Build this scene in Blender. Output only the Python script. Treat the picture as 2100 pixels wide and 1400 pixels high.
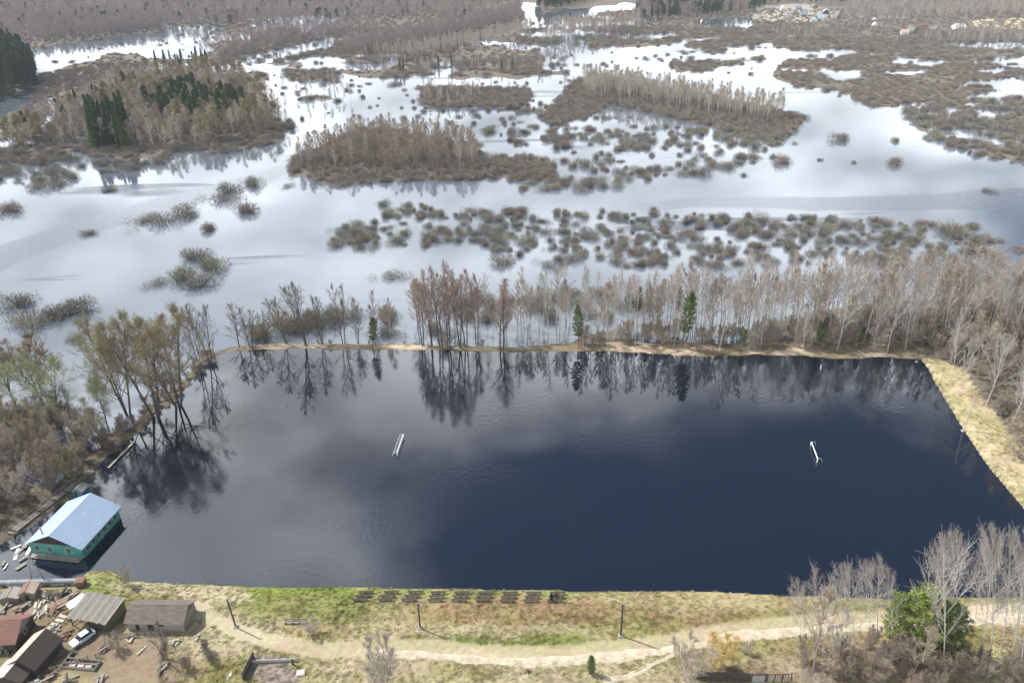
import bpy, bmesh, math, random
import numpy as np
from mathutils import Matrix, Vector

for o in list(bpy.data.objects):
    bpy.data.objects.remove(o)
SC = bpy.context.scene
COL = SC.collection
random.seed(7)
RNG = np.random.default_rng(7)
PI = math.pi

# ---------------------------------------------------------------- camera
CH, CF, CP, CR = 110.0, 1600.0, math.radians(27.7), math.radians(-1.2)
FWD = np.array([0, math.cos(CP), -math.sin(CP)])
_up = np.array([0, math.sin(CP), math.cos(CP)])
_rt = np.array([1.0, 0, 0])
RT = math.cos(CR) * _rt + math.sin(CR) * _up
UP = -math.sin(CR) * _rt + math.cos(CR) * _up
cam_d = bpy.data.cameras.new('camera')
cam_d.sensor_width = 36
cam_d.lens = CF / 2100 * 36
cam_d.clip_start = 1
cam_d.clip_end = 30000
cam = bpy.data.objects.new('camera', cam_d)
COL.objects.link(cam)
M = Matrix.Identity(4)
for i in range(3):
    M[i][0], M[i][1], M[i][2] = RT[i], UP[i], -FWD[i]
M[2][3] = CH
cam.matrix_world = M
SC.camera = cam

# ---------------------------------------------------------------- sky, sun, exposure
SUN_AZ = math.atan2(-0.885, 0.465)      # clockwise from +y
SUN_EL = math.radians(48)
world = bpy.data.worlds.new('World')
SC.world = world
world.use_nodes = True
wn, wl = world.node_tree.nodes, world.node_tree.links
wn.clear()
def N(nodes, typ, **kw):
    n = nodes.new(typ)
    for k, v in kw.items():
        if k.startswith('i_'):
            key = k[2:]
            n.inputs[int(key) if key.isdigit() else key.replace('_', ' ')].default_value = v
        else:
            setattr(n, k, v)
    return n
sky = N(wn, 'ShaderNodeTexSky', sky_type='NISHITA', sun_disc=False, sun_elevation=SUN_EL,
        sun_rotation=SUN_AZ, altitude=200, air_density=1.0, dust_density=0.6, ozone_density=1.5)
geo = N(wn, 'ShaderNodeTexCoord')
sep = N(wn, 'ShaderNodeSeparateXYZ'); wl.new(geo.outputs['Generated'], sep.inputs[0])
den = N(wn, 'ShaderNodeMath', operation='ADD', i_1=0.12); wl.new(sep.outputs['Z'], den.inputs[0])
mx = N(wn, 'ShaderNodeMath', operation='MAXIMUM', i_1=0.05); wl.new(den.outputs[0], mx.inputs[0])
dx = N(wn, 'ShaderNodeMath', operation='DIVIDE'); wl.new(sep.outputs['X'], dx.inputs[0]); wl.new(mx.outputs[0], dx.inputs[1])
dy = N(wn, 'ShaderNodeMath', operation='DIVIDE'); wl.new(sep.outputs['Y'], dy.inputs[0]); wl.new(mx.outputs[0], dy.inputs[1])
cmb = N(wn, 'ShaderNodeCombineXYZ'); wl.new(dx.outputs[0], cmb.inputs[0]); wl.new(dy.outputs[0], cmb.inputs[1])
cn = N(wn, 'ShaderNodeTexNoise', i_Scale=1.35, i_Detail=7.0, i_Roughness=0.55)
cmap = N(wn, 'ShaderNodeMapping'); cmap.inputs['Location'].default_value = (4.1, -0.6, 8.0)
wl.new(cmb.outputs[0], cmap.inputs[0]); wl.new(cmap.outputs[0], cn.inputs['Vector'])
# cover grows toward the horizon: the cloud field is seen edge-on there
cov = N(wn, 'ShaderNodeMapRange', i_1=0.61, i_2=0.44, i_3=-0.06, i_4=0.78); wl.new(sep.outputs['Z'], cov.inputs[0])
# the bank of cloud is thicker toward the sun's side of the sky
west = N(wn, 'ShaderNodeMath', operation='MULTIPLY_ADD', i_1=-0.70, i_2=-0.10); wl.new(sep.outputs['X'], west.inputs[0])
cc_ = N(wn, 'ShaderNodeMath', operation='MULTIPLY_ADD', i_1=1.5, i_2=-0.25); wl.new(cn.outputs[0], cc_.inputs[0])
s1 = N(wn, 'ShaderNodeMath', operation='ADD'); wl.new(cc_.outputs[0], s1.inputs[0]); wl.new(cov.outputs[0], s1.inputs[1])
s2 = N(wn, 'ShaderNodeMath', operation='ADD'); wl.new(s1.outputs[0], s2.inputs[0]); wl.new(west.outputs[0], s2.inputs[1])
cm = N(wn, 'ShaderNodeMapRange', i_1=0.48, i_2=0.88, interpolation_type='SMOOTHSTEP'); wl.new(s2.outputs[0], cm.inputs[0])
cn2 = N(wn, 'ShaderNodeTexNoise', i_Scale=2.6, i_Detail=4.0); wl.new(cmap.outputs[0], cn2.inputs['Vector'])
cb = N(wn, 'ShaderNodeMapRange', i_1=0.3, i_2=0.7, i_3=13.0, i_4=44.0); wl.new(cn2.outputs[0], cb.inputs[0])
ccol = N(wn, 'ShaderNodeVectorMath', operation='SCALE'); ccol.inputs[0].default_value = (0.90, 0.95, 1.0)
wl.new(cb.outputs[0], ccol.inputs['Scale'])
mixc = N(wn, 'ShaderNodeMix', data_type='RGBA')
wl.new(cm.outputs[0], mixc.inputs[0]); wl.new(sky.outputs[0], mixc.inputs[6]); wl.new(ccol.outputs[0], mixc.inputs[7])
bg = N(wn, 'ShaderNodeBackground', i_Strength=0.068)
wl.new(mixc.outputs[2], bg.inputs[0])
wo = N(wn, 'ShaderNodeOutputWorld'); wl.new(bg.outputs[0], wo.inputs[0])

sun_d = bpy.data.lights.new('sun', 'SUN')
sun_d.energy = 5.0
sun_d.angle = math.radians(0.5)
sun_d.color = (1.0, 0.955, 0.89)
sun = bpy.data.objects.new('sun', sun_d)
COL.objects.link(sun)
sd = Vector((math.sin(SUN_AZ) * math.cos(SUN_EL), math.cos(SUN_AZ) * math.cos(SUN_EL), math.sin(SUN_EL)))
sun.rotation_euler = sd.to_track_quat('Z', 'Y').to_euler()
sun.location = (-80, 100, 200)

SC.view_settings.view_transform = 'Standard'
SC.view_settings.look = 'None'
SC.view_settings.exposure = 0.25
HAZE = 0.00007
SC.view_settings.gamma = 1.0
SC.view_settings.use_curve_mapping = False
SC.render.engine = 'CYCLES'
SC.cycles.use_denoising = True
SC.cycles.max_bounces = 6
SC.cycles.diffuse_bounces = 3
SC.cycles.glossy_bounces = 2
SC.cycles.transparent_max_bounces = 4
SC.cycles.volume_bounces = 0
SC.cycles.filter_width = 1.5

# ---------------------------------------------------------------- projection helpers
def unp(px, py, z=0.0):
    px, py = np.asarray(px, float), np.asarray(py, float)
    d = FWD * CF + RT * (px[..., None] - 1050) + UP * (700 - py[..., None])
    t = (np.asarray(z) - CH) / d[..., 2]
    return np.stack([d[..., 0] * t, d[..., 1] * t], -1)
def proj(x, y, z=0.0):
    v = np.stack(np.broadcast_arrays(np.asarray(x, float), np.asarray(y, float), np.asarray(z, float) - CH), -1)
    w = np.maximum(v @ FWD, 1e-3)
    return 1050 + CF * (v @ RT) / w, 700 - CF * (v @ UP) / w, w

# ---------------------------------------------------------------- numpy noise
_PERM = np.random.default_rng(3).random((256, 256))
def vnoise(x, y):
    xi, yi = np.floor(x).astype(int), np.floor(y).astype(int)
    fx, fy = x - xi, y - yi
    fx, fy = fx * fx * (3 - 2 * fx), fy * fy * (3 - 2 * fy)
    a, b = xi & 255, (xi + 1) & 255
    c, d = yi & 255, (yi + 1) & 255
    return (_PERM[a, c] * (1 - fx) + _PERM[b, c] * fx) * (1 - fy) + (_PERM[a, d] * (1 - fx) + _PERM[b, d] * fx) * fy
def fbm(x, y, s, oct=4, seed=0):
    r, amp, tot = 0, 1.0, 0
    for k in range(oct):
        r = r + amp * vnoise(x / s + 17.3 * k + seed * 31.7, y / s + 9.1 * k + seed * 11.3)
        tot += amp; amp *= 0.5; s = s / 2.03
    return r / tot
def inpoly(px, py, poly):
    P = np.array(poly, float)
    res = np.zeros(px.shape, bool)
    bb = (px >= P[:, 0].min()) & (px <= P[:, 0].max()) & (py >= P[:, 1].min()) & (py <= P[:, 1].max())
    if not bb.any():
        return res
    qx, qy = px[bb], py[bb]
    r = np.zeros(qx.shape, bool)
    for (x0, y0), (x1, y1) in zip(P, np.roll(P, -1, 0)):
        if y0 == y1:
            continue
        c = (y0 > qy) != (y1 > qy)
        r ^= c & (qx < (x1 - x0) * (qy - y0) / (y1 - y0) + x0)
    res[bb] = r
    return res
def sstep(a, b, x):
    t = np.clip((x - a) / (b - a), 0, 1)
    return t * t * (3 - 2 * t)

# ---------------------------------------------------------------- land and water outlines (points read off the ground plane)
NEAR = [(176, 1172), (230, 1171), (265, 1190), (330, 1195), (520, 1202), (700, 1204), (900, 1207), (1100, 1210), (1300, 1212),
        (1450, 1213), (1560, 1219), (1600, 1221), (1700, 1222), (1850, 1227), (2000, 1225), (2300, 1222), (2800, 1222),
        (2800, 1800), (-700, 1800), (-700, 1203), (0, 1203), (165, 1200)]
RIGHT = [(1860, 736), (1885, 734), (1903, 752), (1925, 795), (1960, 855), (1990, 905), (2030, 962), (2100, 1045), (2200, 1150),
         (2280, 1235), (2800, 1235), (2800, 560), (2300, 600), (2150, 640), (2060, 690), (1960, 700), (1880, 706)]
FARBANK = [(448, 724), (540, 716), (640, 715), (760, 719), (880, 717), (960, 721), (1050, 722), (1150, 720), (1250, 721), (1330, 725),
           (1450, 732), (1540, 728), (1640, 729), (1720, 736), (1800, 733), (1890, 737), (1890, 708), (1700, 704), (1500, 704),
           (1300, 703), (1180, 704), (1050, 712), (850, 707), (700, 706), (560, 703), (470, 713)]
BELT = [(1170, 706), (1190, 690), (1300, 668), (1450, 650), (1700, 628), (2100, 596), (2300, 590), (2300, 700), (1890, 716), (1500, 712)]
LEFTDYKE = [(470, 716), (440, 732), (400, 772), (362, 822), (318, 850), (285, 888), (245, 915), (205, 948), (190, 985), (160, 1012),
            (90, 1060), (30, 1100), (-60, 1150), (-200, 1150), (-40, 1080), (60, 1020), (130, 985), (165, 962), (176, 940), (222, 908),
            (266, 876), (298, 846), (346, 812), (386, 768), (420, 730), (455, 716)]
LEFTWOOD = [(-300, 850), (0, 840), (60, 830), (140, 860), (200, 895), (250, 880), (262, 905), (200, 960), (150, 1005), (60, 1040),
            (0, 1075), (-300, 1200)]
TOP = [(-900, -110), (3000, -110), (3000, 360), (2100, 335), (2000, 318), (1950, 300), (1900, 272), (1860, 250), (1800, 222), (1740, 208),
       (1690, 190), (1640, 180), (1592, 162), (1585, 142), (1620, 116), (1560, 128), (1500, 133), (1440, 148), (1380, 148), (1370, 125),
       (1400, 100), (1404, 88), (1330, 95), (1300, 108), (1230, 110), (1180, 100), (1110, 110), (1120, 140), (1200, 148), (1170, 158),
       (1100, 165), (1000, 160), (860, 160), (840, 166), (760, 160), (690, 158), (730, 180), (770, 186), (740, 192), (640, 178),
       (660, 195), (735, 218), (700, 232), (640, 222), (585, 205), (552, 178), (520, 172), (545, 205), (565, 230), (608, 262), (560, 288),
       (480, 312), (430, 315), (400, 300), (335, 325), (250, 330), (160, 308), (100, 330), (0, 345), (-900, 380)]
TOPWATER = [
    [(75, 100), (180, 85), (380, 62), (425, 62), (395, 75), (440, 105), (350, 125), (300, 112), (225, 105), (180, 128), (100, 148), (75, 148)],
    [(-300, 210), (0, 200), (60, 190), (120, 158), (182, 150), (172, 168), (110, 198), (60, 225), (30, 245), (0, 262), (-300, 290)],
    [(500, 122), (600, 94), (700, 74), (782, 64), (778, 74), (690, 90), (600, 113), (520, 132)],
    [(575, 38), (620, 31), (700, 20), (800, 11), (805, 17), (700, 30), (650, 45), (580, 46)],
    [(1068, 4), (1098, 4), (1106, 31), (1160, 22), (1260, 10), (1345, 6), (1300, 20), (1200, 29), (1112, 50), (1100, 56), (1074, 56), (1080, 40)],
    [(530, 145), (590, 148), (595, 168), (560, 165)],
    [(1640, 118), (1660, 106), (1710, 108), (1712, 120), (1670, 116)],
    [(1716, 108), (1795, 106), (1800, 114), (1725, 116)],
    [(1835, 118), (1900, 122), (1955, 128), (1900, 136), (1850, 132)],
    [(1955, 188), (1990, 162), (2020, 165), (2100, 162), (2160, 180), (2100, 210), (2060, 196), (2030, 178), (1985, 178)],
    [(1400, 82), (1480, 74), (1560, 70), (1480, 80), (1405, 92)],
    [(1480, 96), (1600, 90), (1620, 92), (1500, 100)],
    [(1060, 92), (1210, 88), (1210, 98), (1080, 104)],
    [(700, 118), (790, 112), (830, 114), (760, 124), (560, 127), (530, 126)]]
ISLANDS = [
    [(580, 355), (610, 325), (690, 292), (740, 264), (800, 268), (900, 285), (985, 300), (995, 368), (900, 370), (800, 374), (690, 381), (640, 365)],
    [(1002, 325), (1060, 320), (1130, 335), (1150, 362), (1100, 375), (1040, 372), (1002, 355)],
    [(1130, 225), (1185, 162), (1260, 162), (1400, 190), (1540, 215), (1652, 238), (1640, 255), (1600, 290), (1540, 285), (1440, 255),
     (1330, 232), (1250, 212), (1210, 238), (1130, 260), (1108, 240)],
    [(860, 180), (1000, 180), (1088, 186), (1094, 200), (1060, 224), (1000, 218), (870, 224)]]

# raster of the outlines, softened, then used as the height of the ground
SX, SY, ST = -720, -112, 3.0
gx = np.arange(SX, 2820, ST); gy = np.arange(SY, 1800, ST)
GX, GY = np.meshgrid(gx, gy)
WXY = unp(GX, np.maximum(GY, -108))
jx = (fbm(WXY[..., 0], WXY[..., 1], 26, 4, 1) - 0.5)
jy = (fbm(WXY[..., 0], WXY[..., 1], 26, 4, 2) - 0.5)
far = sstep(700, 300, GY)
ja = 5 + 26 * far
QX, QY = GX + jx * ja, GY + jy * (ja * 0.55)
field = np.zeros(GX.shape); amp = np.full(GX.shape, 0.5)
def put(poly, a, v=1.0, jit=True):
    m = inpoly(QX if jit else GX, QY if jit else GY, poly)
    field[m] = v
    amp[m] = a
    return m
mt = put(TOP, 0.5)
for w in TOPWATER:
    put(w, 0.5, 0.0)
for w in ISLANDS:
    put(w, 0.4)
# much of the wet meadow lies awash: break it with noise pools
nz = fbm(WXY[..., 0], WXY[..., 1], 48, 5, 5)
nzp = fbm(WXY[..., 0] * 0.55, WXY[..., 1] * 1.15, 62, 5, 15)
pool = mt & (nzp > np.where(GX > 1350, 0.60, 0.56)) & (GY > 34) & (GY < 300)
POOLMAP = None
field[pool] = 0.05
fen = inpoly(GX, GY, [(1840, 215), (2300, 180), (2300, 360), (1950, 300)]) & (nz > 0.43)
field[fen] = 0.1
mb = inpoly(GX, GY, BELT)
field[mb & (nz < 0.57)] = 1.0
amp[mb] = 0.45
put(LEFTWOOD, 0.3); put(FARBANK, 0.5)
field[(fbm(WXY[..., 0], WXY[..., 1], 9, 3, 6) > 0.55) & inpoly(GX, GY, LEFTWOOD)] = 0.2
put(LEFTDYKE, 0.4)
put(RIGHT, 0.9); put(NEAR, 1.1)
def blur(a, r, n=2):
    for _ in range(n):
        for ax in (0, 1):
            p = np.concatenate([np.repeat(a.take([0], ax), r, ax), a, np.repeat(a.take([-1], ax), r, ax)], ax)
            c = np.cumsum(p, ax)
            k = 2 * r + 1
            z0 = np.zeros_like(c.take([0], ax))
            c = np.concatenate([z0, c], ax)
            n_ = a.shape[ax]
            a = (c.take(range(k, k + n_), ax) - c.take(range(0, n_), ax)) / k
    return a
field = blur(field, 1, 1)
wide = blur(field, 9, 2)
amp = blur(amp, 4, 2)
def samp(A, px, py):
    fx = np.clip((px - SX) / ST, 0, A.shape[1] - 1.001); fy = np.clip((py - SY) / ST, 0, A.shape[0] - 1.001)
    i, j = fx.astype(int), fy.astype(int)
    u, v = fx - i, fy - j
    return (A[j, i] * (1 - u) + A[j, i + 1] * u) * (1 - v) + (A[j + 1, i] * (1 - u) + A[j + 1, i + 1] * u) * v
def height(x, y):
    x, y = np.asarray(x, float), np.asarray(y, float)
    px, py, w = proj(x, y)
    f = samp(field, px, py); fw = samp(wide, px, py); a = samp(amp, px, py)
    h = (f - 0.5 - 0.28 * sstep(690, 560, py)) * 1.1 * np.minimum(a, 0.6) + np.clip(fw - 0.55, 0, 1) * a * 1.6 * (f > 0.5)
    h = h + (fbm(x, y, 7, 3, 8) - 0.5) * 0.25 * f
    h = np.where(py < -100, 0.4 + 2.0 * fbm(x, y, 400, 3, 9), h)
    return h
def place(px, py):
    z = 0.0
    for _ in range(4):
        p = unp(px, py, z)
        z = max(0.0, float(height(p[0], p[1])))
    return float(p[0]), float(p[1]), z
def raw(px, py, z=0.0):
    p = unp(px, py, z)
    return float(p[0]), float(p[1]), z

# ---------------------------------------------------------------- materials
def mat(name, col, rough=0.8, var=0.0, scale=5.0, metal=0.0, spec=0.3, bump=0.0, rnd=None, wave=None, ramp=None):
    m = bpy.data.materials.new(name)
    m.use_nodes = True
    n, l = m.node_tree.nodes, m.node_tree.links
    b = n['Principled BSDF']
    b.inputs['Roughness'].default_value = rough
    b.inputs['Metallic'].default_value = metal
    b.inputs['Specular IOR Level'].default_value = spec
    b.inputs['Base Color'].default_value = (*col, 1)
    src = None
    if rnd is not None:
        oi = N(n, 'ShaderNodeObjectInfo')
        cr = N(n, 'ShaderNodeValToRGB')
        els = cr.color_ramp.elements
        while len(els) < len(rnd):
            els.new(0.5)
        for k, c in enumerate(rnd):
            els[k].position = k / (len(rnd) - 1); els[k].color = (*c, 1)
        l.new(oi.outputs['Random'], cr.inputs[0])
        src = cr.outputs[0]
    if var > 0:
        tc = N(n, 'ShaderNodeTexCoord')
        nt = N(n, 'ShaderNodeTexNoise', i_Scale=scale, i_Detail=5.0, i_Roughness=0.6)
        if wave:
            mp = N(n, 'ShaderNodeMapping'); mp.inputs['Scale'].default_value = wave
            l.new(tc.outputs['Object'], mp.inputs[0]); l.new(mp.outputs[0], nt.inputs['Vector'])
        else:
            l.new(tc.outputs['Object'], nt.inputs['Vector'])
        mr = N(n, 'ShaderNodeMapRange', i_1=0.25, i_2=0.75, i_3=1 - var, i_4=1 + var)
        l.new(nt.outputs[0], mr.inputs[0])
        vm = N(n, 'ShaderNodeVectorMath', operation='SCALE')
        vm.inputs[0].default_value = col
        if src is not None:
            l.new(src, vm.inputs[0])
        l.new(mr.outputs[0], vm.inputs['Scale'])
        src = vm.outputs[0]
        if bump > 0:
            bp = N(n, 'ShaderNodeBump', i_Strength=bump, i_Distance=0.05)
            l.new(nt.outputs[0], bp.inputs['Height']); l.new(bp.outputs[0], b.inputs['Normal'])
    if src is not None:
        l.new(src, b.inputs['Base Color'])
    return m

MT = {}
MT['twig_birch'] = mat('twig_birch', (0.3, 0.27, 0.25), 0.8, rnd=[(0.300, 0.265, 0.240), (0.360, 0.330, 0.300), (0.320, 0.275, 0.250), (0.380, 0.355, 0.325)])
MT['twig_belt'] = mat('twig_belt', (0.3, 0.27, 0.25), 0.8, rnd=[(0.340, 0.300, 0.265), (0.420, 0.375, 0.335), (0.410, 0.335, 0.285), (0.370, 0.345, 0.305)])
MT['bark_birch'] = mat('bark_birch', (0.56, 0.53, 0.49), 0.7, 0.45, 2.2, wave=(1, 1, 2.5))
MT['twig_brown'] = mat('twig_brown', (0.2, 0.15, 0.12), 0.85, rnd=[(0.310, 0.250, 0.185), (0.390, 0.325, 0.250), (0.330, 0.260, 0.200), (0.420, 0.370, 0.300)])
MT['twig_pale'] = mat('twig_pale', (0.3, 0.27, 0.22), 0.85, rnd=[(0.460, 0.400, 0.330), (0.500, 0.440, 0.360), (0.420, 0.360, 0.290), (0.480, 0.430, 0.380)])
MT['twig_far'] = mat('twig_far', (0.2, 0.18, 0.17), 0.85, rnd=[(0.31, 0.256, 0.232), (0.388, 0.326, 0.295), (0.341, 0.264, 0.24), (0.403, 0.372, 0.326)])
MT['twig_red'] = mat('twig_red', (0.33, 0.2, 0.15), 0.85, rnd=[(0.340, 0.250, 0.210), (0.400, 0.300, 0.260), (0.370, 0.280, 0.245), (0.330, 0.260, 0.225)])
MT['twig_dark'] = mat('twig_dark', (0.10, 0.085, 0.07), 0.85, rnd=[(0.202, 0.163, 0.132), (0.295, 0.256, 0.209), (0.248, 0.209, 0.163), (0.326, 0.279, 0.217)])
MT['bark_dark'] = mat('bark_dark', (0.11, 0.09, 0.075), 0.9, 0.4, 2.0)
MT['bark_grey'] = mat('bark_grey', (0.26, 0.235, 0.21), 0.9, 0.35, 2.0)
MT['bark_pine'] = mat('bark_pine', (0.20, 0.12, 0.07), 0.9, 0.35, 2.0)
MT['bush_grey'] = mat('bush_grey', (0.2, 0.19, 0.16), 0.85, rnd=[(0.210, 0.200, 0.170), (0.300, 0.280, 0.240), (0.250, 0.225, 0.190), (0.340, 0.320, 0.260), (0.290, 0.280, 0.180)])
MT['bush_brown'] = mat('bush_brown', (0.2, 0.15, 0.12), 0.85, rnd=[(0.280, 0.225, 0.185), (0.340, 0.275, 0.225), (0.280, 0.230, 0.195), (0.320, 0.275, 0.215)])
MT['bush_yellow'] = mat('bush_yellow', (0.42, 0.32, 0.14), 0.8, rnd=[(0.651, 0.496, 0.217), (0.682, 0.542, 0.264)])
MT['leaf_olive'] = mat('leaf_olive', (0.20, 0.19, 0.06), 0.7, rnd=[(0.250, 0.215, 0.100), (0.290, 0.255, 0.120), (0.240, 0.200, 0.105)])
MT['leaf_green'] = mat('leaf_green', (0.28, 0.33, 0.14), 0.7, rnd=[(0.28, 0.31, 0.15), (0.32, 0.35, 0.20), (0.30, 0.33, 0.17)])
MT['needle'] = mat('needle', (0.06, 0.09, 0.03), 0.7, rnd=[(0.090, 0.125, 0.045), (0.120, 0.155, 0.050), (0.085, 0.115, 0.050), (0.130, 0.165, 0.055)])
MT['needle_far'] = mat('needle_far', (0.03, 0.05, 0.03), 0.75, rnd=[(0.065, 0.100, 0.045), (0.090, 0.120, 0.050), (0.060, 0.090, 0.045), (0.120, 0.135, 0.060)])
MT['needle_light'] = mat('needle_light', (0.12, 0.17, 0.04), 0.7, rnd=[(0.220, 0.290, 0.060), (0.240, 0.300, 0.070)])
MT['board_white'] = mat('board_white', (0.55, 0.55, 0.53), 0.8, 0.3, 2)
MT['white_paint'] = mat('white_paint', (0.8, 0.8, 0.8), 0.5)
MT['wood_grey'] = mat('wood_grey', (0.27, 0.245, 0.215), 0.85, 0.35, 3.0, wave=(6, 1, 1))
MT['wood_dark'] = mat('wood_dark', (0.07, 0.058, 0.05), 0.85, 0.3, 3.0, wave=(6, 1, 1))
MT['wood_pale'] = mat('wood_pale', (0.5, 0.45, 0.39), 0.85, 0.3, 3.0, rnd=[(0.38, 0.34, 0.29), (0.6, 0.56, 0.5), (0.46, 0.40, 0.33)])
MT['roof_metal'] = mat('roof_metal', (0.50, 0.63, 0.79), 0.36, 0.16, 1.2, metal=0.45, spec=0.5, wave=(4, 0.3, 1))
MT['wall_green'] = mat('wall_green', (0.075, 0.27, 0.23), 0.75, 0.35, 0.9, wave=(1, 1, 0.5))
MT['wall_green2'] = mat('wall_green2', (0.13, 0.30, 0.27), 0.75, 0.3, 1.5)
MT['gable_brown'] = mat('gable_brown', (0.05, 0.035, 0.03), 0.85, 0.3, 2.0, wave=(5, 1, 0.4))
MT['glass'] = mat('glass', (0.03, 0.04, 0.05), 0.08, spec=0.6)
MT['trim_pale'] = mat('trim_pale', (0.42, 0.50, 0.50), 0.7, 0.2, 4)
MT['pipe'] = mat('pipe', (0.24, 0.245, 0.27), 0.55, 0.25, 0.8, metal=0.2)
MT['rust'] = mat('rust', (0.20, 0.12, 0.09), 0.9, 0.35, 2.0)
MT['roof_brown'] = mat('roof_brown', (0.19, 0.10, 0.08), 0.7, 0.2, 1.2, wave=(3, 0.4, 1))
MT['roof_pink'] = mat('roof_pink', (0.50, 0.37, 0.30), 0.8, 0.2, 1.5, wave=(3, 0.4, 1))
MT['roof_slate'] = mat('roof_slate', (0.20, 0.19, 0.168), 0.85, 0.4, 1.3, wave=(3, 0.5, 1))
MT['roof_old'] = mat('roof_old', (0.15, 0.128, 0.11), 0.9, 0.35, 1.3, wave=(3, 0.5, 1))
MT['wall_pale'] = mat('wall_pale', (0.36, 0.35, 0.34), 0.85, 0.25, 1.5)
MT['moss'] = mat('moss', (0.14, 0.145, 0.09), 0.9, 0.35, 1.5)
MT['dark'] = mat('dark', (0.03, 0.03, 0.032), 0.8)
MT['concrete'] = mat('concrete', (0.34, 0.325, 0.30), 0.9, 0.25, 2.0)
MT['pink_slab'] = mat('pink_slab', (0.62, 0.49, 0.45), 0.85, 0.15, 3)
MT['car_paint'] = mat('car_paint', (0.62, 0.68, 0.74), 0.3, 0.06, 3, metal=0.3, spec=0.5)
MT['tyre'] = mat('tyre', (0.02, 0.02, 0.02), 0.85)
MT['blue'] = mat('blue', (0.06, 0.20, 0.33), 0.6, 0.2, 1.5)
MT['roof_green'] = mat('roof_green', (0.05, 0.22, 0.19), 0.6, 0.15, 1)
MT['cloth_black'] = mat('cloth_black', (0.018, 0.017, 0.019), 0.9)
MT['cloth_navy'] = mat('cloth_navy', (0.03, 0.033, 0.045), 0.9)
MT['skin'] = mat('skin', (0.45, 0.28, 0.21), 0.6)
MT['hair'] = mat('hair', (0.04, 0.028, 0.02), 0.7)
MT['net'] = mat('net', (0.55, 0.57, 0.60), 0.8)
MT['insulator'] = mat('insulator', (0.75, 0.75, 0.73), 0.4)

# ground cover
def ground_mat():
    m = bpy.data.materials.new('ground_cover')
    m.use_nodes = True
    n, l = m.node_tree.nodes, m.node_tree.links
    b = n['Principled BSDF']
    b.inputs['Roughness'].default_value = 0.95
    b.inputs['Specular IOR Level'].default_value = 0.1
    at = N(n, 'ShaderNodeAttribute', attribute_name='cover')
    tc = N(n, 'ShaderNodeTexCoord')
    n1 = N(n, 'ShaderNodeTexNoise', i_Scale=0.9, i_Detail=7.0, i_Roughness=0.7)
    l.new(tc.outputs['Object'], n1.inputs['Vector'])
    mr = N(n, 'ShaderNodeMapRange', i_1=0.25, i_2=0.75, i_3=0.70, i_4=1.26); l.new(n1.outputs[0], mr.inputs[0])
    vm = N(n, 'ShaderNodeVectorMath', operation='SCALE'); l.new(at.outputs['Color'], vm.inputs[0]); l.new(mr.outputs[0], vm.inputs['Scale'])
    n2 = N(n, 'ShaderNodeTexNoise', i_Scale=0.28, i_Detail=5.0, i_Roughness=0.6); l.new(tc.outputs['Object'], n2.inputs['Vector'])
    hs = N(n, 'ShaderNodeHueSaturation', i_Saturation=1.0)
    mr2 = N(n, 'ShaderNodeMapRange', i_1=0.3, i_2=0.7, i_3=0.465, i_4=0.53); l.new(n2.outputs[0], mr2.inputs[0]); l.new(mr2.outputs[0], hs.inputs['Hue'])
    l.new(vm.outputs[0], hs.inputs['Color']); l.new(hs.outputs[0], b.inputs['Base Color'])
    bp = N(n, 'ShaderNodeBump', i_Strength=0.7, i_Distance=0.25); l.new(n1.outputs[0], bp.inputs['Height']); l.new(bp.outputs[0], b.inputs['Normal'])
    return m
MT['ground'] = ground_mat()

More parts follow.
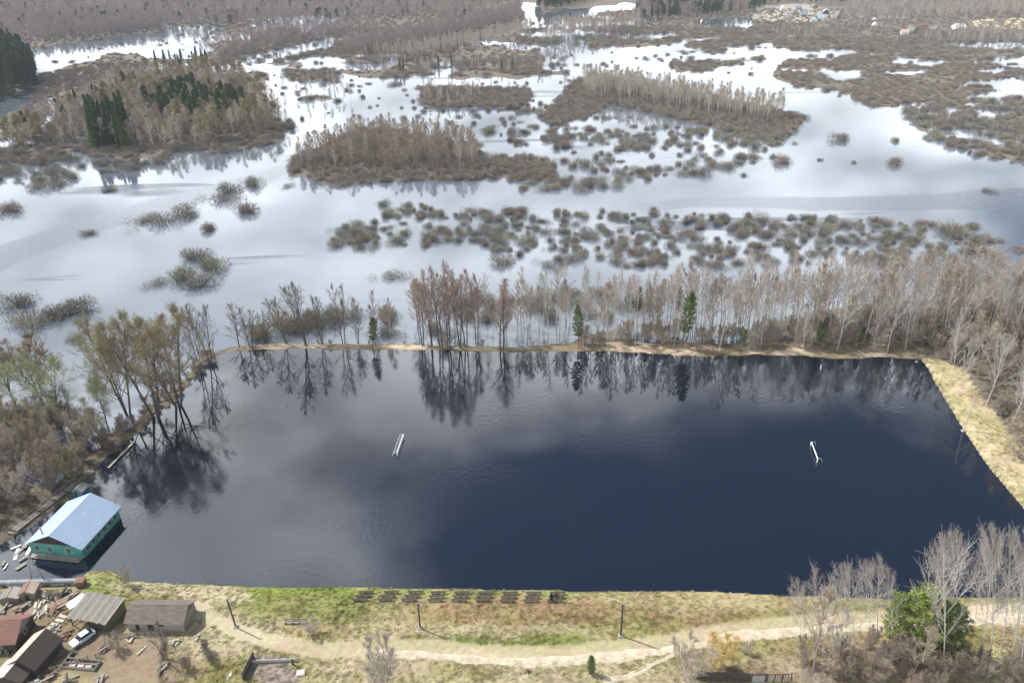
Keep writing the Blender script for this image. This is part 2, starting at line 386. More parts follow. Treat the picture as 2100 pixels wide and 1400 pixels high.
def water_mat(name, base, rough, rough2, ior, streak, bscale, bstr, bsoft, bands=(), lo=0.50, hi=0.60):
    """water whose calm parts mirror the sky and whose wind-ruffled streaks (bands: point, point, half width, growth) are rougher; with bands they are also coloured darker, as if mirroring darker sky"""
    m = bpy.data.materials.new(name)
    m.use_nodes = True
    n, l = m.node_tree.nodes, m.node_tree.links
    b = n['Principled BSDF']
    b.inputs['Base Color'].default_value = (*base, 1)
    b.inputs['IOR'].default_value = ior
    tc = N(n, 'ShaderNodeTexCoord')
    mp = N(n, 'ShaderNodeMapping'); mp.inputs['Scale'].default_value = streak; mp.inputs['Rotation'].default_value = (0, 0, 0.12)
    l.new(tc.outputs['Object'], mp.inputs[0])
    ns = N(n, 'ShaderNodeTexNoise', i_Scale=1.0, i_Detail=4.0, i_Roughness=0.55, i_Distortion=0.5)
    l.new(mp.outputs[0], ns.inputs['Vector'])
    mk = N(n, 'ShaderNodeMapRange', i_1=lo, i_2=hi, interpolation_type='SMOOTHSTEP'); l.new(ns.outputs[0], mk.inputs[0])
    mask = mk.outputs[0]
    mpw = N(n, 'ShaderNodeMapping'); mpw.inputs['Scale'].default_value = (0.0085, 0.0085, 1); l.new(tc.outputs['Object'], mpw.inputs[0])
    nw = N(n, 'ShaderNodeTexNoise', i_Scale=1.0, i_Detail=5.0, i_Roughness=0.5); l.new(mpw.outputs[0], nw.inputs['Vector'])
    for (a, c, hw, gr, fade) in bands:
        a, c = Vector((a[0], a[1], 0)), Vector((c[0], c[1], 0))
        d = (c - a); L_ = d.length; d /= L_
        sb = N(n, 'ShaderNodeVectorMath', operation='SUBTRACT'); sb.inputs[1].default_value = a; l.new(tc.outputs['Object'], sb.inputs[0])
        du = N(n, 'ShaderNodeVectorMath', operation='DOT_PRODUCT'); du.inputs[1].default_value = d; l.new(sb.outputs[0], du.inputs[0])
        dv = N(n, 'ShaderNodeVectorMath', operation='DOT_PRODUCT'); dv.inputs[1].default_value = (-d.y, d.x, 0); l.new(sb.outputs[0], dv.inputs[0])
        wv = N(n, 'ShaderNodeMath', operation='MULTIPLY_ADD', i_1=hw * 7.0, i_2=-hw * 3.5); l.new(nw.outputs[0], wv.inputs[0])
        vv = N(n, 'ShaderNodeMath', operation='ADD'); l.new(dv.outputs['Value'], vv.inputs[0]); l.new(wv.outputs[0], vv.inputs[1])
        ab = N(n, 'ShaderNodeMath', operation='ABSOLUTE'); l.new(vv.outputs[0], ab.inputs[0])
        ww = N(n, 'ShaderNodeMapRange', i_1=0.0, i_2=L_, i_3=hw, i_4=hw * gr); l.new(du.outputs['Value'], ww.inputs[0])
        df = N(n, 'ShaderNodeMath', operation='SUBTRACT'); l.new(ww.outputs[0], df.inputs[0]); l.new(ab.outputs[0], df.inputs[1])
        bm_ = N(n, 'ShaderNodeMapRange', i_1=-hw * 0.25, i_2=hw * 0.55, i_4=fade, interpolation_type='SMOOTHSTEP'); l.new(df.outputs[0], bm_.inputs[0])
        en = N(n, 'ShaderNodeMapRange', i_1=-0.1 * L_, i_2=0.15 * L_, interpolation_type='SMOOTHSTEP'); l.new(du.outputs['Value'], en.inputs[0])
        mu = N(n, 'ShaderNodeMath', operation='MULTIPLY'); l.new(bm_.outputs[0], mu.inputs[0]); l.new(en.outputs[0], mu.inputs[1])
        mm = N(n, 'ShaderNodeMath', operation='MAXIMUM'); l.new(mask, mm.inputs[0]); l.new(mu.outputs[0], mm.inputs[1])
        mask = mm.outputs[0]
    if bands:      # dark sky reflections painted into the streaks as darker colour and lower IOR
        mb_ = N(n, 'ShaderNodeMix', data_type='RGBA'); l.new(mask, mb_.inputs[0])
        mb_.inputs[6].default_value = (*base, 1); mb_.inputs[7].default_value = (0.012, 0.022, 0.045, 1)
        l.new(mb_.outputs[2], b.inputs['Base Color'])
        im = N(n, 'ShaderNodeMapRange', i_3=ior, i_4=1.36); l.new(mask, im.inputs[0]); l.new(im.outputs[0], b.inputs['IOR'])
    mr = N(n, 'ShaderNodeMapRange', i_3=rough, i_4=rough2); l.new(mask, mr.inputs[0]); l.new(mr.outputs[0], b.inputs['Roughness'])
    nb = N(n, 'ShaderNodeTexNoise', i_Scale=bscale, i_Detail=3.0); l.new(tc.outputs['Object'], nb.inputs['Vector'])
    st = N(n, 'ShaderNodeMapRange', i_3=bsoft, i_4=bstr); l.new(mask, st.inputs[0])
    bp = N(n, 'ShaderNodeBump', i_Distance=0.15); l.new(st.outputs[0], bp.inputs['Strength'])
    l.new(nb.outputs[0], bp.inputs['Height']); l.new(bp.outputs[0], b.inputs['Normal'])
    return m
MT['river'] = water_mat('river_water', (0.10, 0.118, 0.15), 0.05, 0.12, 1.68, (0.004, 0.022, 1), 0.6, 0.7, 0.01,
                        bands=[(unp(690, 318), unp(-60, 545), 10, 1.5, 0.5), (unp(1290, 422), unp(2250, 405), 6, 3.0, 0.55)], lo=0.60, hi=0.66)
MT['pond'] = water_mat('pond_water', (0.005, 0.008, 0.017), 0.02, 0.09, 1.95, (0.018, 0.03, 1), 0.9, 0.16, 0.004, lo=0.42, hi=0.62)

# ---------------------------------------------------------------- mesh builder
class MB:
    def __init__(s):
        s.v, s.f = [], []
    def add(s, vs, fs):
        o = len(s.v)
        s.v += [tuple(map(float, p)) for p in vs]
        s.f += [tuple(i + o for i in f) for f in fs]
        return s
    def box(s, c, size, rz=0.0, rx=0.0, taper=1.0):
        hx, hy, hz = size[0] / 2, size[1] / 2, size[2] / 2
        R = Matrix.Rotation(rz, 3, 'Z') @ Matrix.Rotation(rx, 3, 'X')
        vs = []
        for k, (x, y, z) in enumerate([(-1, -1, -1), (1, -1, -1), (1, 1, -1), (-1, 1, -1), (-1, -1, 1), (1, -1, 1), (1, 1, 1), (-1, 1, 1)]):
            t = taper if z > 0 else 1
            vs.append(R @ Vector((x * hx * t, y * hy * t, z * hz)) + Vector(c))
        return s.add(vs, [(0, 3, 2, 1), (4, 5, 6, 7), (0, 1, 5, 4), (1, 2, 6, 5), (2, 3, 7, 6), (3, 0, 4, 7)])
    def hexa(s, vs):
        return s.add(vs, [(0, 3, 2, 1), (4, 5, 6, 7), (0, 1, 5, 4), (1, 2, 6, 5), (2, 3, 7, 6), (3, 0, 4, 7)])
    def slab(s, a, b, c, d, t):
        a, b, c, d = map(Vector, (a, b, c, d))
        n = (b - a).cross(d - a).normalized() * t
        return s.hexa([a - n, b - n, c - n, d - n, a, b, c, d])
    def tube(s, pts, rad, sides=6, cap=True):
        pts = [np.array(p, float) for p in pts]
        n = len(pts)
        vs, fs = [], []
        for i, p in enumerate(pts):
            d = pts[min(i + 1, n - 1)] - pts[max(i - 1, 0)]
            d = d / (np.linalg.norm(d) + 1e-9)
            a = np.cross(d, [0, 0, 1.0] if abs(d[2]) < 0.95 else [1.0, 0, 0]); a /= np.linalg.norm(a)
            b = np.cross(d, a)
            r = rad[i] if hasattr(rad, '__len__') else rad
            for k in range(sides):
                t = 2 * PI * k / sides
                vs.append(p + r * (a * math.cos(t) + b * math.sin(t)))
        for i in range(n - 1):
            for k in range(sides):
                k2 = (k + 1) % sides
                fs.append((i * sides + k, i * sides + k2, (i + 1) * sides + k2, (i + 1) * sides + k))
        if cap:
            fs.append(tuple(range(sides))[::-1]); fs.append(tuple((n - 1) * sides + k for k in range(sides)))
        return s.add(vs, fs)
    def mesh(s, name, m, smooth=False):
        me = bpy.data.meshes.new(name)
        me.from_pydata(s.v, [], s.f)
        for q in (m if isinstance(m, (list, tuple)) else [m]):
            me.materials.append(MT[q])
        if smooth:
            me.polygons.foreach_set('use_smooth', [True] * len(me.polygons))
        me.update()
        return me
    def build(s, name, m, parent=None, loc=None, smooth=False):
        return link(name, s.mesh(name, m, smooth), parent, loc)
def link(name, me, parent=None, loc=None):
    o = bpy.data.objects.new(name, me)
    COL.objects.link(o)
    if parent:
        o.parent = parent
    if loc is not None:
        o.location = loc
    return o
def tag(o, label=None, cat=None, group=None, kind=None):
    if label: o['label'] = label
    if cat: o['category'] = cat
    if group: o['group'] = group
    if kind: o['kind'] = kind
    return o
def thing(name, label, cat, loc=(0, 0, 0), rz=0.0, group=None):
    o = link(name, None, None, loc)
    o.rotation_euler = (0, 0, rz)
    return tag(o, label, cat, group)

# ---------------------------------------------------------------- ground sheet
ys = [50.0]
while ys[-1] < 1950:
    ys.append(ys[-1] * 1.0062 + 0.02)
while ys[-1] < 9000:
    ys.append(ys[-1] * 1.06)
ys = np.array(ys)
us = np.linspace(-1.12, 1.12, 430)
X = us[None, :] * (ys[:, None] + 28)
Y = np.repeat(ys[:, None], len(us), 1)
Z = height(X, Y)
PX, PY, _w = proj(X, Y)
C = np.zeros(X.shape + (3,))
base_a = np.array([0.13, 0.115, 0.095]); base_b = np.array([0.22, 0.19, 0.15])
t = fbm(X, Y, 30, 4, 12)[..., None]
C[:] = base_a * (1 - t) + base_b * t
nearm = sstep(1150, 1180, PY)[..., None]
straw = np.array([0.37, 0.31, 0.185]); green = np.array([0.185, 0.205, 0.06]); brown = np.array([0.255, 0.18, 0.095])
sand = np.array([0.52, 0.43, 0.31]); soil = np.array([0.24, 0.185, 0.13]); pale = np.array([0.43, 0.375, 0.25])
vivid = np.array([0.17, 0.225, 0.045]); olive = np.array([0.26, 0.24, 0.10])
na = fbm(X, Y, 9, 5, 21); nb = fbm(X, Y, 4, 4, 22); nc = fbm(X, Y, 2.2, 3, 23)
gcol = olive * np.ones(X.shape + (3,))
def mixin(col, w):
    global gcol
    w = np.clip(w, 0, 1)[..., None]
    gcol = gcol * (1 - w) + col * w
def blob(cx, cy, rx, ry, soft=0.6):
    d = np.hypot((PX - cx + (na - 0.5) * 120) / rx, (PY - cy + (nb - 0.5) * 40) / ry)
    return sstep(1 + soft / 2, 1 - soft / 2, d)
mixin(straw, sstep(0.42, 0.62, na) * 0.8)
mixin(vivid, blob(470, 1208, 320, 24) * 0.85)
mixin(vivid, blob(900, 1218, 330, 16) * 0.6)
mixin(green, blob(620, 1250, 200, 30) * 0.6)
mixin(green, blob(1000, 1326, 300, 13) * 0.8)
mixin(brown, blob(1080, 1262, 210, 34) * 0.75)
mixin(brown, blob(1420, 1275, 130, 26) * 0.55)
mixin(straw, blob(1480, 1235, 200, 26) * 0.6)
mixin(pale, blob(1010, 1302, 230, 14) * 0.55)
mixin(brown * 0.9 + 0.02, blob(1120, 1236, 130, 8) * 0.6)
mixin(pale, blob(430, 1310, 150, 50) * 0.85)
mixin(pale, blob(330, 1212, 110, 18) * 0.8)
mixin(sand, blob(440, 1225, 60, 24) * 0.7)
mixin(pale, sstep(1335, 1372, PY + (na - 0.5) * 60) * sstep(600, 700, PX) * 0.75)
mixin(olive, sstep(1350, 1372, PY + (na - 0.5) * 60) * sstep(0.5, 0.62, nb) * 0.55)
_tp = np.array([(400, 1262), (470, 1302), (560, 1335), (680, 1350), (800, 1340), (900, 1345), (1000, 1356), (1120, 1355), (1240, 1347), (1340, 1337), (1430, 1322), (1510, 1304), (1600, 1296), (1700, 1290), (1800, 1283), (1920, 1276), (2050, 1268), (2400, 1262)], float)
_dt = np.abs(PY + 9 - np.interp(PX, _tp[:, 0], _tp[:, 1])) + (nb - 0.5) * 26
mixin(np.array([0.46, 0.40, 0.28]), sstep(22, 8, _dt) * (PX > 390) * 0.6)
mixin(soil, blob(280, 1375, 110, 62) * 0.9)
mixin(soil * 0.75, blob(80, 1300, 170, 90) * 0.75)
mixin(np.array([0.36, 0.31, 0.23]), blob(60, 1235, 90, 28) * 0.6)
mixin(np.array([0.30, 0.25, 0.22]), blob(550, 1385, 60, 30, 0.2) * 0.9)
mixin(soil * 1.2, blob(1780, 1375, 230, 70) * 0.75)
mixin(sand, blob(2030, 1268, 130, 24) * 0.75)
mixin(soil * 1.25, blob(1500, 1392, 120, 20) * 0.8)
C = C * (1 - nearm) + gcol * nearm
# right-hand bank: bleached grass
rb = inpoly(PX, PY, [(1890, 735), (1960, 745), (2020, 830), (2075, 900), (2180, 1000), (2280, 1235), (2200, 1235), (2100, 1045), (1985, 905), (1925, 795)])
C[rb] = (np.array([0.44, 0.375, 0.235]) * sstep(0.3, 0.5, na)[..., None] + np.array([0.36, 0.315, 0.17]) * (1 - sstep(0.3, 0.5, na)[..., None]))[rb] * (0.65 + 0.65 * nc[rb])[:, None]
gtop = inpoly(PX, PY, [(1890, 735), (1960, 745), (2010, 830), (1960, 860)]) & (na > 0.52)
C[gtop] = np.array([0.34, 0.27, 0.16])
fb = inpoly(PX, PY, FARBANK)
sandy = np.zeros(PX.shape)
for c0, c1 in ((520, 650), (795, 880), (1245, 1425), (1535, 1650), (1785, 1830)):
    sandy = np.maximum(sandy, sstep(c0 - 25, c0 + 10, PX) * sstep(c1 + 25, c1 - 10, PX))
sandy = (sandy * sstep(0.36, 0.5, nb))[..., None]
fcol = (np.array([0.46, 0.37, 0.26]) * sandy + np.array([0.20, 0.165, 0.105]) * (1 - sandy)) * (0.6 + 0.8 * nc)[..., None]
C[fb] = fcol[fb]
lw = inpoly(PX, PY, LEFTWOOD) | inpoly(PX, PY, LEFTDYKE)
C[lw] = (np.array([0.155, 0.13, 0.095]) * (0.6 + 0.8 * nb)[..., None])[lw]
wet = sstep(0.10, -0.02, Z)[..., None]
C = C * (1 - 0.45 * wet)
# far fields: bleached dry-grass clearings beside the village
cl = inpoly(PX, PY, [(1990, 42), (2140, 36), (2300, 50), (2100, 62), (1985, 56)])
C[cl] = np.array([0.55, 0.47, 0.31])
cl2 = inpoly(PX, PY, [(1560, 12), (1650, 8), (1720, 26), (1700, 44), (1600, 50), (1540, 40)])
C[cl2] = np.array([0.38, 0.35, 0.29])
nr, ncl = X.shape
idx = np.arange(nr * ncl).reshape(nr, ncl)
F = np.stack([idx[:-1, :-1], idx[:-1, 1:], idx[1:, 1:], idx[1:, :-1]], -1).reshape(-1, 4)
me = bpy.data.meshes.new('ground')
V = np.stack([X, Y, Z], -1).reshape(-1, 3)
me.vertices.add(len(V)); me.vertices.foreach_set('co', V.ravel())
me.loops.add(F.size); me.loops.foreach_set('vertex_index', F.ravel())
me.polygons.add(len(F)); me.polygons.foreach_set('loop_start', np.arange(0, F.size, 4)); me.polygons.foreach_set('loop_total', np.full(len(F), 4))
me.update(calc_edges=True)
me.polygons.foreach_set('use_smooth', np.ones(len(F), bool))
ca = me.color_attributes.new('cover', 'FLOAT_COLOR', 'POINT')
ca.data.foreach_set('color', np.concatenate([C.reshape(-1, 3), np.ones((len(V), 1))], 1).ravel())
me.materials.append(MT['ground'])
tag(link('ground', me), kind='structure')
COVER = C
def cover_at(x, y):
    j = np.clip(np.searchsorted(ys, y), 0, nr - 1)
    i = np.clip(np.searchsorted(us, x / (y + 28)), 0, ncl - 1)
    return COVER[j, i]

# ---------------------------------------------------------------- water
MB().add([(-9500, -300, 0), (9500, -300, 0), (9500, 9000, 0), (-9500, 9000, 0)], [(0, 1, 2, 3)])
rv = MB()
for a, b in ((-300, 700), (700, 2500), (2500, 9000)):
    rv.add([(-9500, a, 0), (9500, a, 0), (9500, b, 0), (-9500, b, 0)], [(0, 1, 2, 3)])
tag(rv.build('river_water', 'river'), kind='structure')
pp = [(470, 711), (620, 708), (1150, 712), (1450, 718), (1880, 716), (1925, 752), (1985, 845), (2130, 1015), (2350, 1240), (1700, 1260),
      (700, 1240), (280, 1225), (195, 1196), (130, 1184), (60, 1184), (-200, 1200), (-200, 1125), (60, 1085), (150, 1012), (180, 985), (195, 945), (270, 892), (345, 825), (398, 760)]
pw = [(*unp(a, b), 0.02) for a, b in pp]
tag(MB().add(pw, [tuple(range(len(pw)))[::-1]]).build('pond_water', 'pond'), kind='structure')

# ---------------------------------------------------------------- sandy track
def track(pts, w0, name='path'):
    P = np.array([place(a, b)[:2] for a, b in pts])
    q = []
    for i in range(len(P) - 1):
        for k in range(10):
            t = k / 10
            p0, p1, p2, p3 = P[max(i - 1, 0)], P[i], P[i + 1], P[min(i + 2, len(P) - 1)]
            q.append(0.5 * ((2 * p1) + (-p0 + p2) * t + (2 * p0 - 5 * p1 + 4 * p2 - p3) * t * t + (-p0 + 3 * p1 - 3 * p2 + p3) * t ** 3))
    q = np.array(q)
    d = np.gradient(q, axis=0); d /= np.linalg.norm(d, axis=1)[:, None]
    nn = np.stack([-d[:, 1], d[:, 0]], 1)
    s = np.arange(len(q)) * 1.0
    mb = MB()
    cols = np.linspace(-1, 1, 7)
    vs = []
    for i in range(len(q)):
        wl_ = w0 * (0.75 + 0.9 * (fbm(np.array([s[i]]), np.array([3.0]), 6, 3, 31)[0] - 0.3))
        for c in cols:
            edge = (fbm(np.array([s[i] * 1.0]), np.array([c * 9.0]), 4.5, 3, 32)[0] - 0.5) * 1.5 * abs(c)
            p = q[i] + nn[i] * (c * wl_ + edge)
            vs.append((p[0], p[1], float(height(p[0], p[1])) + 0.05 - 0.045 * (abs(c) > 0.9)))
    k = len(cols)
    fs = [(i * k + j, i * k + j + 1, (i + 1) * k + j + 1, (i + 1) * k + j) for i in range(len(q) - 1) for j in range(k - 1)]
    mb.add(vs, [f[::-1] for f in fs])
    return tag(mb.build(name, 'track', smooth=True), kind='structure')
MT['track'] = mat('track_sand', (0.50, 0.43, 0.325), 0.95, 0.3, 0.7, spec=0.1, bump=0.4)
track([(770, 1341), (830, 1341), (900, 1345), (1000, 1356), (1120, 1355), (1240, 1347), (1340, 1337), (1430, 1322), (1510, 1304),
       (1600, 1296), (1700, 1290), (1800, 1283), (1920, 1276), (2050, 1268), (2160, 1266)], 1.1)
track([(1240, 1400), (1300, 1380), (1360, 1352), (1400, 1334)], 0.7)

# ================================================================ vegetation: prototypes
class Veg:
    """collects tubes (wood) and thin triangles (twigs, needles, leaves) as arrays"""
    def __init__(s, seed):
        s.r = np.random.default_rng(seed)
        s.wood = MB()
        s.fine = MB()
        s.tw_p, s.tw_d, s.tw_w = [], [], []
        s.lf_p, s.lf_d, s.lf_w = [], [], []
    def limb(s, p, d, L, r0, r1, segs, up, wob, sides, tgt=None):
        p = np.array(p, float); d = np.array(d, float); d /= np.linalg.norm(d)
        pts, rad = [p.copy()], [r0]
        for i in range(segs):
            d = d + s.r.normal(0, wob, 3) + np.array([0, 0, up])
            d /= np.linalg.norm(d)
            p = p + d * L / segs
            pts.append(p.copy()); rad.append(r0 + (r1 - r0) * (i + 1) / segs)
        (tgt or s.wood).tube(pts, rad, sides, cap=False)
        return np.array(pts)
    def twigs(s, pts, n, L, w, spread=0.9, up=0.2, t0=0.1):
        k = len(pts) - 1
        t = s.r.uniform(t0, 1, n) * k
        i = np.minimum(t.astype(int), k - 1)
        p = pts[i] + (pts[i + 1] - pts[i]) * (t - i)[:, None]
        d = pts[i + 1] - pts[i]; d /= np.linalg.norm(d, axis=1)[:, None] + 1e-9
        d = d + s.r.normal(0, spread, (n, 3)) * 0.8 + np.array([0, 0, up])
        d /= np.linalg.norm(d, axis=1)[:, None]
        s.tw_p.append(p); s.tw_d.append(d * (L * s.r.uniform(0.5, 1.2, n))[:, None]); s.tw_w.append(np.full(n, w) * s.r.uniform(0.6, 1.3, n))
        return p + d * L * 0.6
    def leaves(s, P, n, size, scat):
        q = P[s.r.integers(0, len(P), n)] + s.r.normal(0, scat, (n, 3))
        d = s.r.normal(0, 1, (n, 3)); d /= np.linalg.norm(d, axis=1)[:, None]
        s.lf_p.append(q); s.lf_d.append(d * size * s.r.uniform(0.6, 1.3, (n, 1))); s.lf_w.append(np.full(n, size * 0.75))
    def tris(s, P, D, W_):
        P, D, W_ = np.concatenate(P), np.concatenate(D), np.concatenate(W_)
        rr = s.r.normal(0, 1, P.shape)
        side = np.cross(D, rr); side /= np.linalg.norm(side, axis=1)[:, None] + 1e-9
        a, b, c = P - side * W_[:, None] / 2, P + side * W_[:, None] / 2, P + D
        V = np.stack([a, b, c], 1).reshape(-1, 3)
        return V
    def meshes(s, name, wood_m, fine_m, leaf_m=None):
        """returns (wood mesh, crown mesh, joined mesh)"""
        wv, wf = list(s.wood.v), list(s.wood.f)
        cv, cf, cm = list(s.fine.v), list(s.fine.f), [0] * len(s.fine.f)
        for lst, mi in (((s.tw_p, s.tw_d, s.tw_w), 0), ((s.lf_p, s.lf_d, s.lf_w), 1)):
            if lst[0]:
                V = s.tris(*lst)
                o = len(cv)
                cv += V.tolist()
                n = len(V) // 3
                cf += [(o + 3 * k, o + 3 * k + 1, o + 3 * k + 2) for k in range(n)]
                cm += [mi] * n
        out = []
        for nm, vs, fs, ms, mi in (('trunk', wv, wf, [wood_m], [0] * len(wf)),
                                   ('crown', cv, cf, [fine_m, leaf_m or fine_m], cm),
                                   ('all', wv + cv, wf + [tuple(i + len(wv) for i in f) for f in cf], [wood_m, fine_m, leaf_m or fine_m],
                                    [0] * len(wf) + [m + 1 for m in cm])):
            me = bpy.data.meshes.new(name + '_' + nm)
            me.from_pydata(vs, [], fs)
            for m in ms:
                me.materials.append(MT[m])
            me.polygons.foreach_set('material_index', mi)
            me.update()
            out.append(me)
        return out

GA = 2.39996
def bare_tree(seed, H=18, r0=0.16, h0=0.35, spread=3.2, nl=22, n2=7, n3=9, tw=0.045, tl=0.9, up=0.12, ang=(60, 22), stems=1, stem_lean=0.12,
              mats=('bark_grey', 'twig_brown', None), leaf=0, leaf_size=0.25, wob=0.10, prof=0.75, wood2=False, tup=0.25):
    v = Veg(seed)
    tips = []
    for st in range(stems):
        az = seed + st * 2 * PI / stems + v.r.uniform(-0.4, 0.4)
        ln = stem_lean * (0 if stems == 1 else v.r.uniform(0.6, 1.2)) + v.r.uniform(0, 0.03)
        h = H * (1 if st == 0 else v.r.uniform(0.8, 1.0))
        d = np.array([math.cos(az) * ln, math.sin(az) * ln, 1])
        base = np.array([math.cos(az), math.sin(az), 0]) * (0.0 if stems == 1 else r0 * 1.6)
        base[2] = -0.6
        tr = v.limb(base, d, h + 0.6, r0, r0 * 0.10, 10, 0.02, 0.03, 7)
        k = len(tr) - 1
        for i in range(nl):
            t = h0 + (0.985 - h0) * ((i + v.r.uniform(0, 1)) / nl)
            u = (t - h0) / (1 - h0)
            f = t * k; j = min(int(f), k - 1)
            p = tr[j] + (tr[j + 1] - tr[j]) * (f - j)
            a = math.radians(ang[0] + (ang[1] - ang[0]) * u) * v.r.uniform(0.8, 1.15)
            z = i * GA + v.r.uniform(-0.4, 0.4)
            L = (spread * (1 - u) ** prof * (0.55 + 0.45 * min(1, u * 5)) + 0.045 * H) * v.r.uniform(0.75, 1.2)
            dd = (math.sin(a) * math.cos(z), math.sin(a) * math.sin(z), math.cos(a))
            lb = v.limb(p, dd, L, r0 * (0.42 - 0.28 * u), 0.018, 5, up, wob, 4)
            v.twigs(lb, n3, tl, tw, 0.8, tup, 0.25)
            for q in range(n2):
                t2 = v.r.uniform(0.25, 1.0) * 4.99
                j2 = int(t2)
                p2 = lb[j2] + (lb[j2 + 1] - lb[j2]) * (t2 - j2)
                d2 = lb[j2 + 1] - lb[j2]; d2 /= np.linalg.norm(d2)
                d2 = d2 + v.r.normal(0, 0.55, 3) + np.array([0, 0, 0.15])
                sb = v.limb(p2, d2, L * v.r.uniform(0.28, 0.5), 0.028, 0.010, 3, up * 0.8, wob * 1.3, 3, v.wood if wood2 else v.fine)
                tips.append(v.twigs(sb, n3, tl * 0.85, tw, 0.85, tup))
        v.twigs(tr[-3:], n3 * 2, tl, tw, 0.6, 0.5)
    if leaf:
        v.leaves(np.concatenate(tips), leaf, leaf_size, 0.28)
    return v.meshes('bare_tree', *mats), H

def bush(seed, H=3.0, R=2.2, stems=26, tw=0.085, n=1150, mats=('bark_dark', 'bush_grey', None), tl=0.62):
    v = Veg(seed)
    for i in range(stems):
        az = i * GA
        rr = math.sqrt((i + 0.5) / stems)
        base = np.array([math.cos(az), math.sin(az), 0]) * rr * R * 0.3
        base[2] = -0.4
        tip = np.array([math.cos(az) * rr * R * 0.85, math.sin(az) * rr * R * 0.85, H * math.sqrt(max(0.05, 1 - 0.75 * rr * rr)) * 0.85])
        v.limb(base, tip - base, np.linalg.norm(tip - base), 0.05, 0.018, 3, 0.0, 0.06, 3)
    nl_ = 9
    lob = v.r.normal(0, 1, (nl_, 2)) * np.array([0.50, 0.38]) * R   # uneven clumps of upright shoots
    lh = v.r.uniform(0.55, 1.05, nl_); lr = v.r.uniform(0.32, 0.66, nl_) * R
    wt = lr ** 2 * lh; k = v.r.choice(nl_, n, p=wt / wt.sum())
    d = v.r.normal(0, 1, (n, 3)); d[:, 2] = np.abs(d[:, 2]); d /= np.linalg.norm(d, axis=1)[:, None]
    q = v.r.uniform(0.1, 1, n) ** 0.6
    p = np.stack([lob[k, 0] + d[:, 0] * q * lr[k], lob[k, 1] + d[:, 1] * q * lr[k], d[:, 2] * q * H * lh[k] * 0.86], 1)
    o = np.stack([d[:, 0] * 0.8, d[:, 1] * 0.8, np.full(n, 0.9)], 1) + v.r.normal(0, 0.32, (n, 3))
    o /= np.linalg.norm(o, axis=1)[:, None]
    v.tw_p.append(p); v.tw_d.append(o * tl * v.r.uniform(0.5, 1.5, (n, 1))); v.tw_w.append(tw * v.r.uniform(0.5, 1.3, n))
    return v.meshes('bush', *mats), H

def conifer(seed, H=18, R=3.0, h0=0.25, nb=60, spruce=False, nt=12, ns=0.5, nw=0.2, mats=('bark_pine', 'needle', None)):
    v = Veg(seed)
    tr = v.limb((0, 0, -0.5), (0, 0, 1), H + 0.5, H * 0.013, 0.03, 8, 0.0, 0.012, 7)
    for i in range(nb):
        u = (i + v.r.uniform(0, 1)) / nb
        t = h0 + (0.985 - h0) * u
        z = i * GA
        if spruce:
            L = R * (1 - u) ** 0.85 * v.r.uniform(0.8, 1.15) + 0.25
            d = (math.cos(z), math.sin(z), -0.12 + 0.5 * u)
        else:
            L = R * (math.sin(PI * (0.12 + 0.8 * u) ** 0.8) * 0.9 + 0.12) * v.r.uniform(0.7, 1.2)
            d = (math.cos(z), math.sin(z), 0.25 + 0.6 * u)
        f = t * 8; j = min(int(f), 7)
        p = tr[j] + (tr[j + 1] - tr[j]) * (f - j)
        lb = v.limb(p, d, L, 0.05 * (1.2 - u), 0.015, 3, 0.06, 0.08, 3)
        for q in range(5):
            t2 = (0.3 + 0.7 * (q + v.r.uniform(0, 1)) / 5) * 2.99
            j2 = int(t2)
            p2 = lb[j2] + (lb[j2 + 1] - lb[j2]) * (t2 - j2)
            n = nt
            dd = v.r.normal(0, 1, (n, 3)) * np.array([1, 1, 0.55]) + np.array([0, 0, 0.35]); dd /= np.linalg.norm(dd, axis=1)[:, None]
            v.tw_p.append(p2 + v.r.normal(0, 0.16, (n, 3))); v.tw_d.append(dd * ns * v.r.uniform(0.6, 1.3, (n, 1))); v.tw_w.append(np.full(n, nw))
    n = 40
    dd = v.r.normal(0, 1, (n, 3)) * 0.6 + np.array([0, 0, 1.0]); dd /= np.linalg.norm(dd, axis=1)[:, None]
    v.tw_p.append(tr[-1] + v.r.normal(0, 0.15, (n, 3)) - np.array([0, 0, 0.3])); v.tw_d.append(dd * ns); v.tw_w.append(np.full(n, nw))
    return v.meshes('conifer', *mats), H

PROTO = {}
PROTO['birch'] = [bare_tree(100 + k, 20, 0.17, 0.28, 8.8, 18, 12, 17, 0.036, 0.9, 0.03, (46, 24), mats=('bark_birch', 'twig_birch', None), wood2=True) for k in range(4)]
PROTO['belt'] = [bare_tree(200 + k, 18, 0.14, 0.52, 4.2, 13, 6, 6, 0.05, 0.95, 0.08, (34, 16), mats=('bark_birch', 'twig_belt', None)) for k in range(4)]
PROTO['alder'] = [bare_tree(300 + k, 15, 0.15, 0.26, 5.6, 16, 8, 10, 0.075, 1.0, 0.06, (42, 18), mats=('bark_grey', 'twig_brown', None)) for k in range(4)]
PROTO['pale'] = [bare_tree(340 + k, 15, 0.12, 0.38, 4.2, 15, 7, 9, 0.070, 1.0, 0.08, (36, 14), mats=('bark_birch', 'twig_pale', None)) for k in range(4)]
PROTO['fartree'] = [bare_tree(360 + k, 15, 0.15, 0.22, 6.4, 15, 6, 9, 0.12, 1.2, 0.05, (46, 20), mats=('bark_grey', 'twig_far', None)) for k in range(3)]
PROTO['olivetree'] = [bare_tree(380 + k, 15, 0.15, 0.24, 6.0, 15, 7, 8, 0.08, 1.0, 0.05, (44, 20), mats=('bark_grey', 'twig_pale', 'leaf_olive'), leaf=2600, leaf_size=0.34) for k in range(2)]
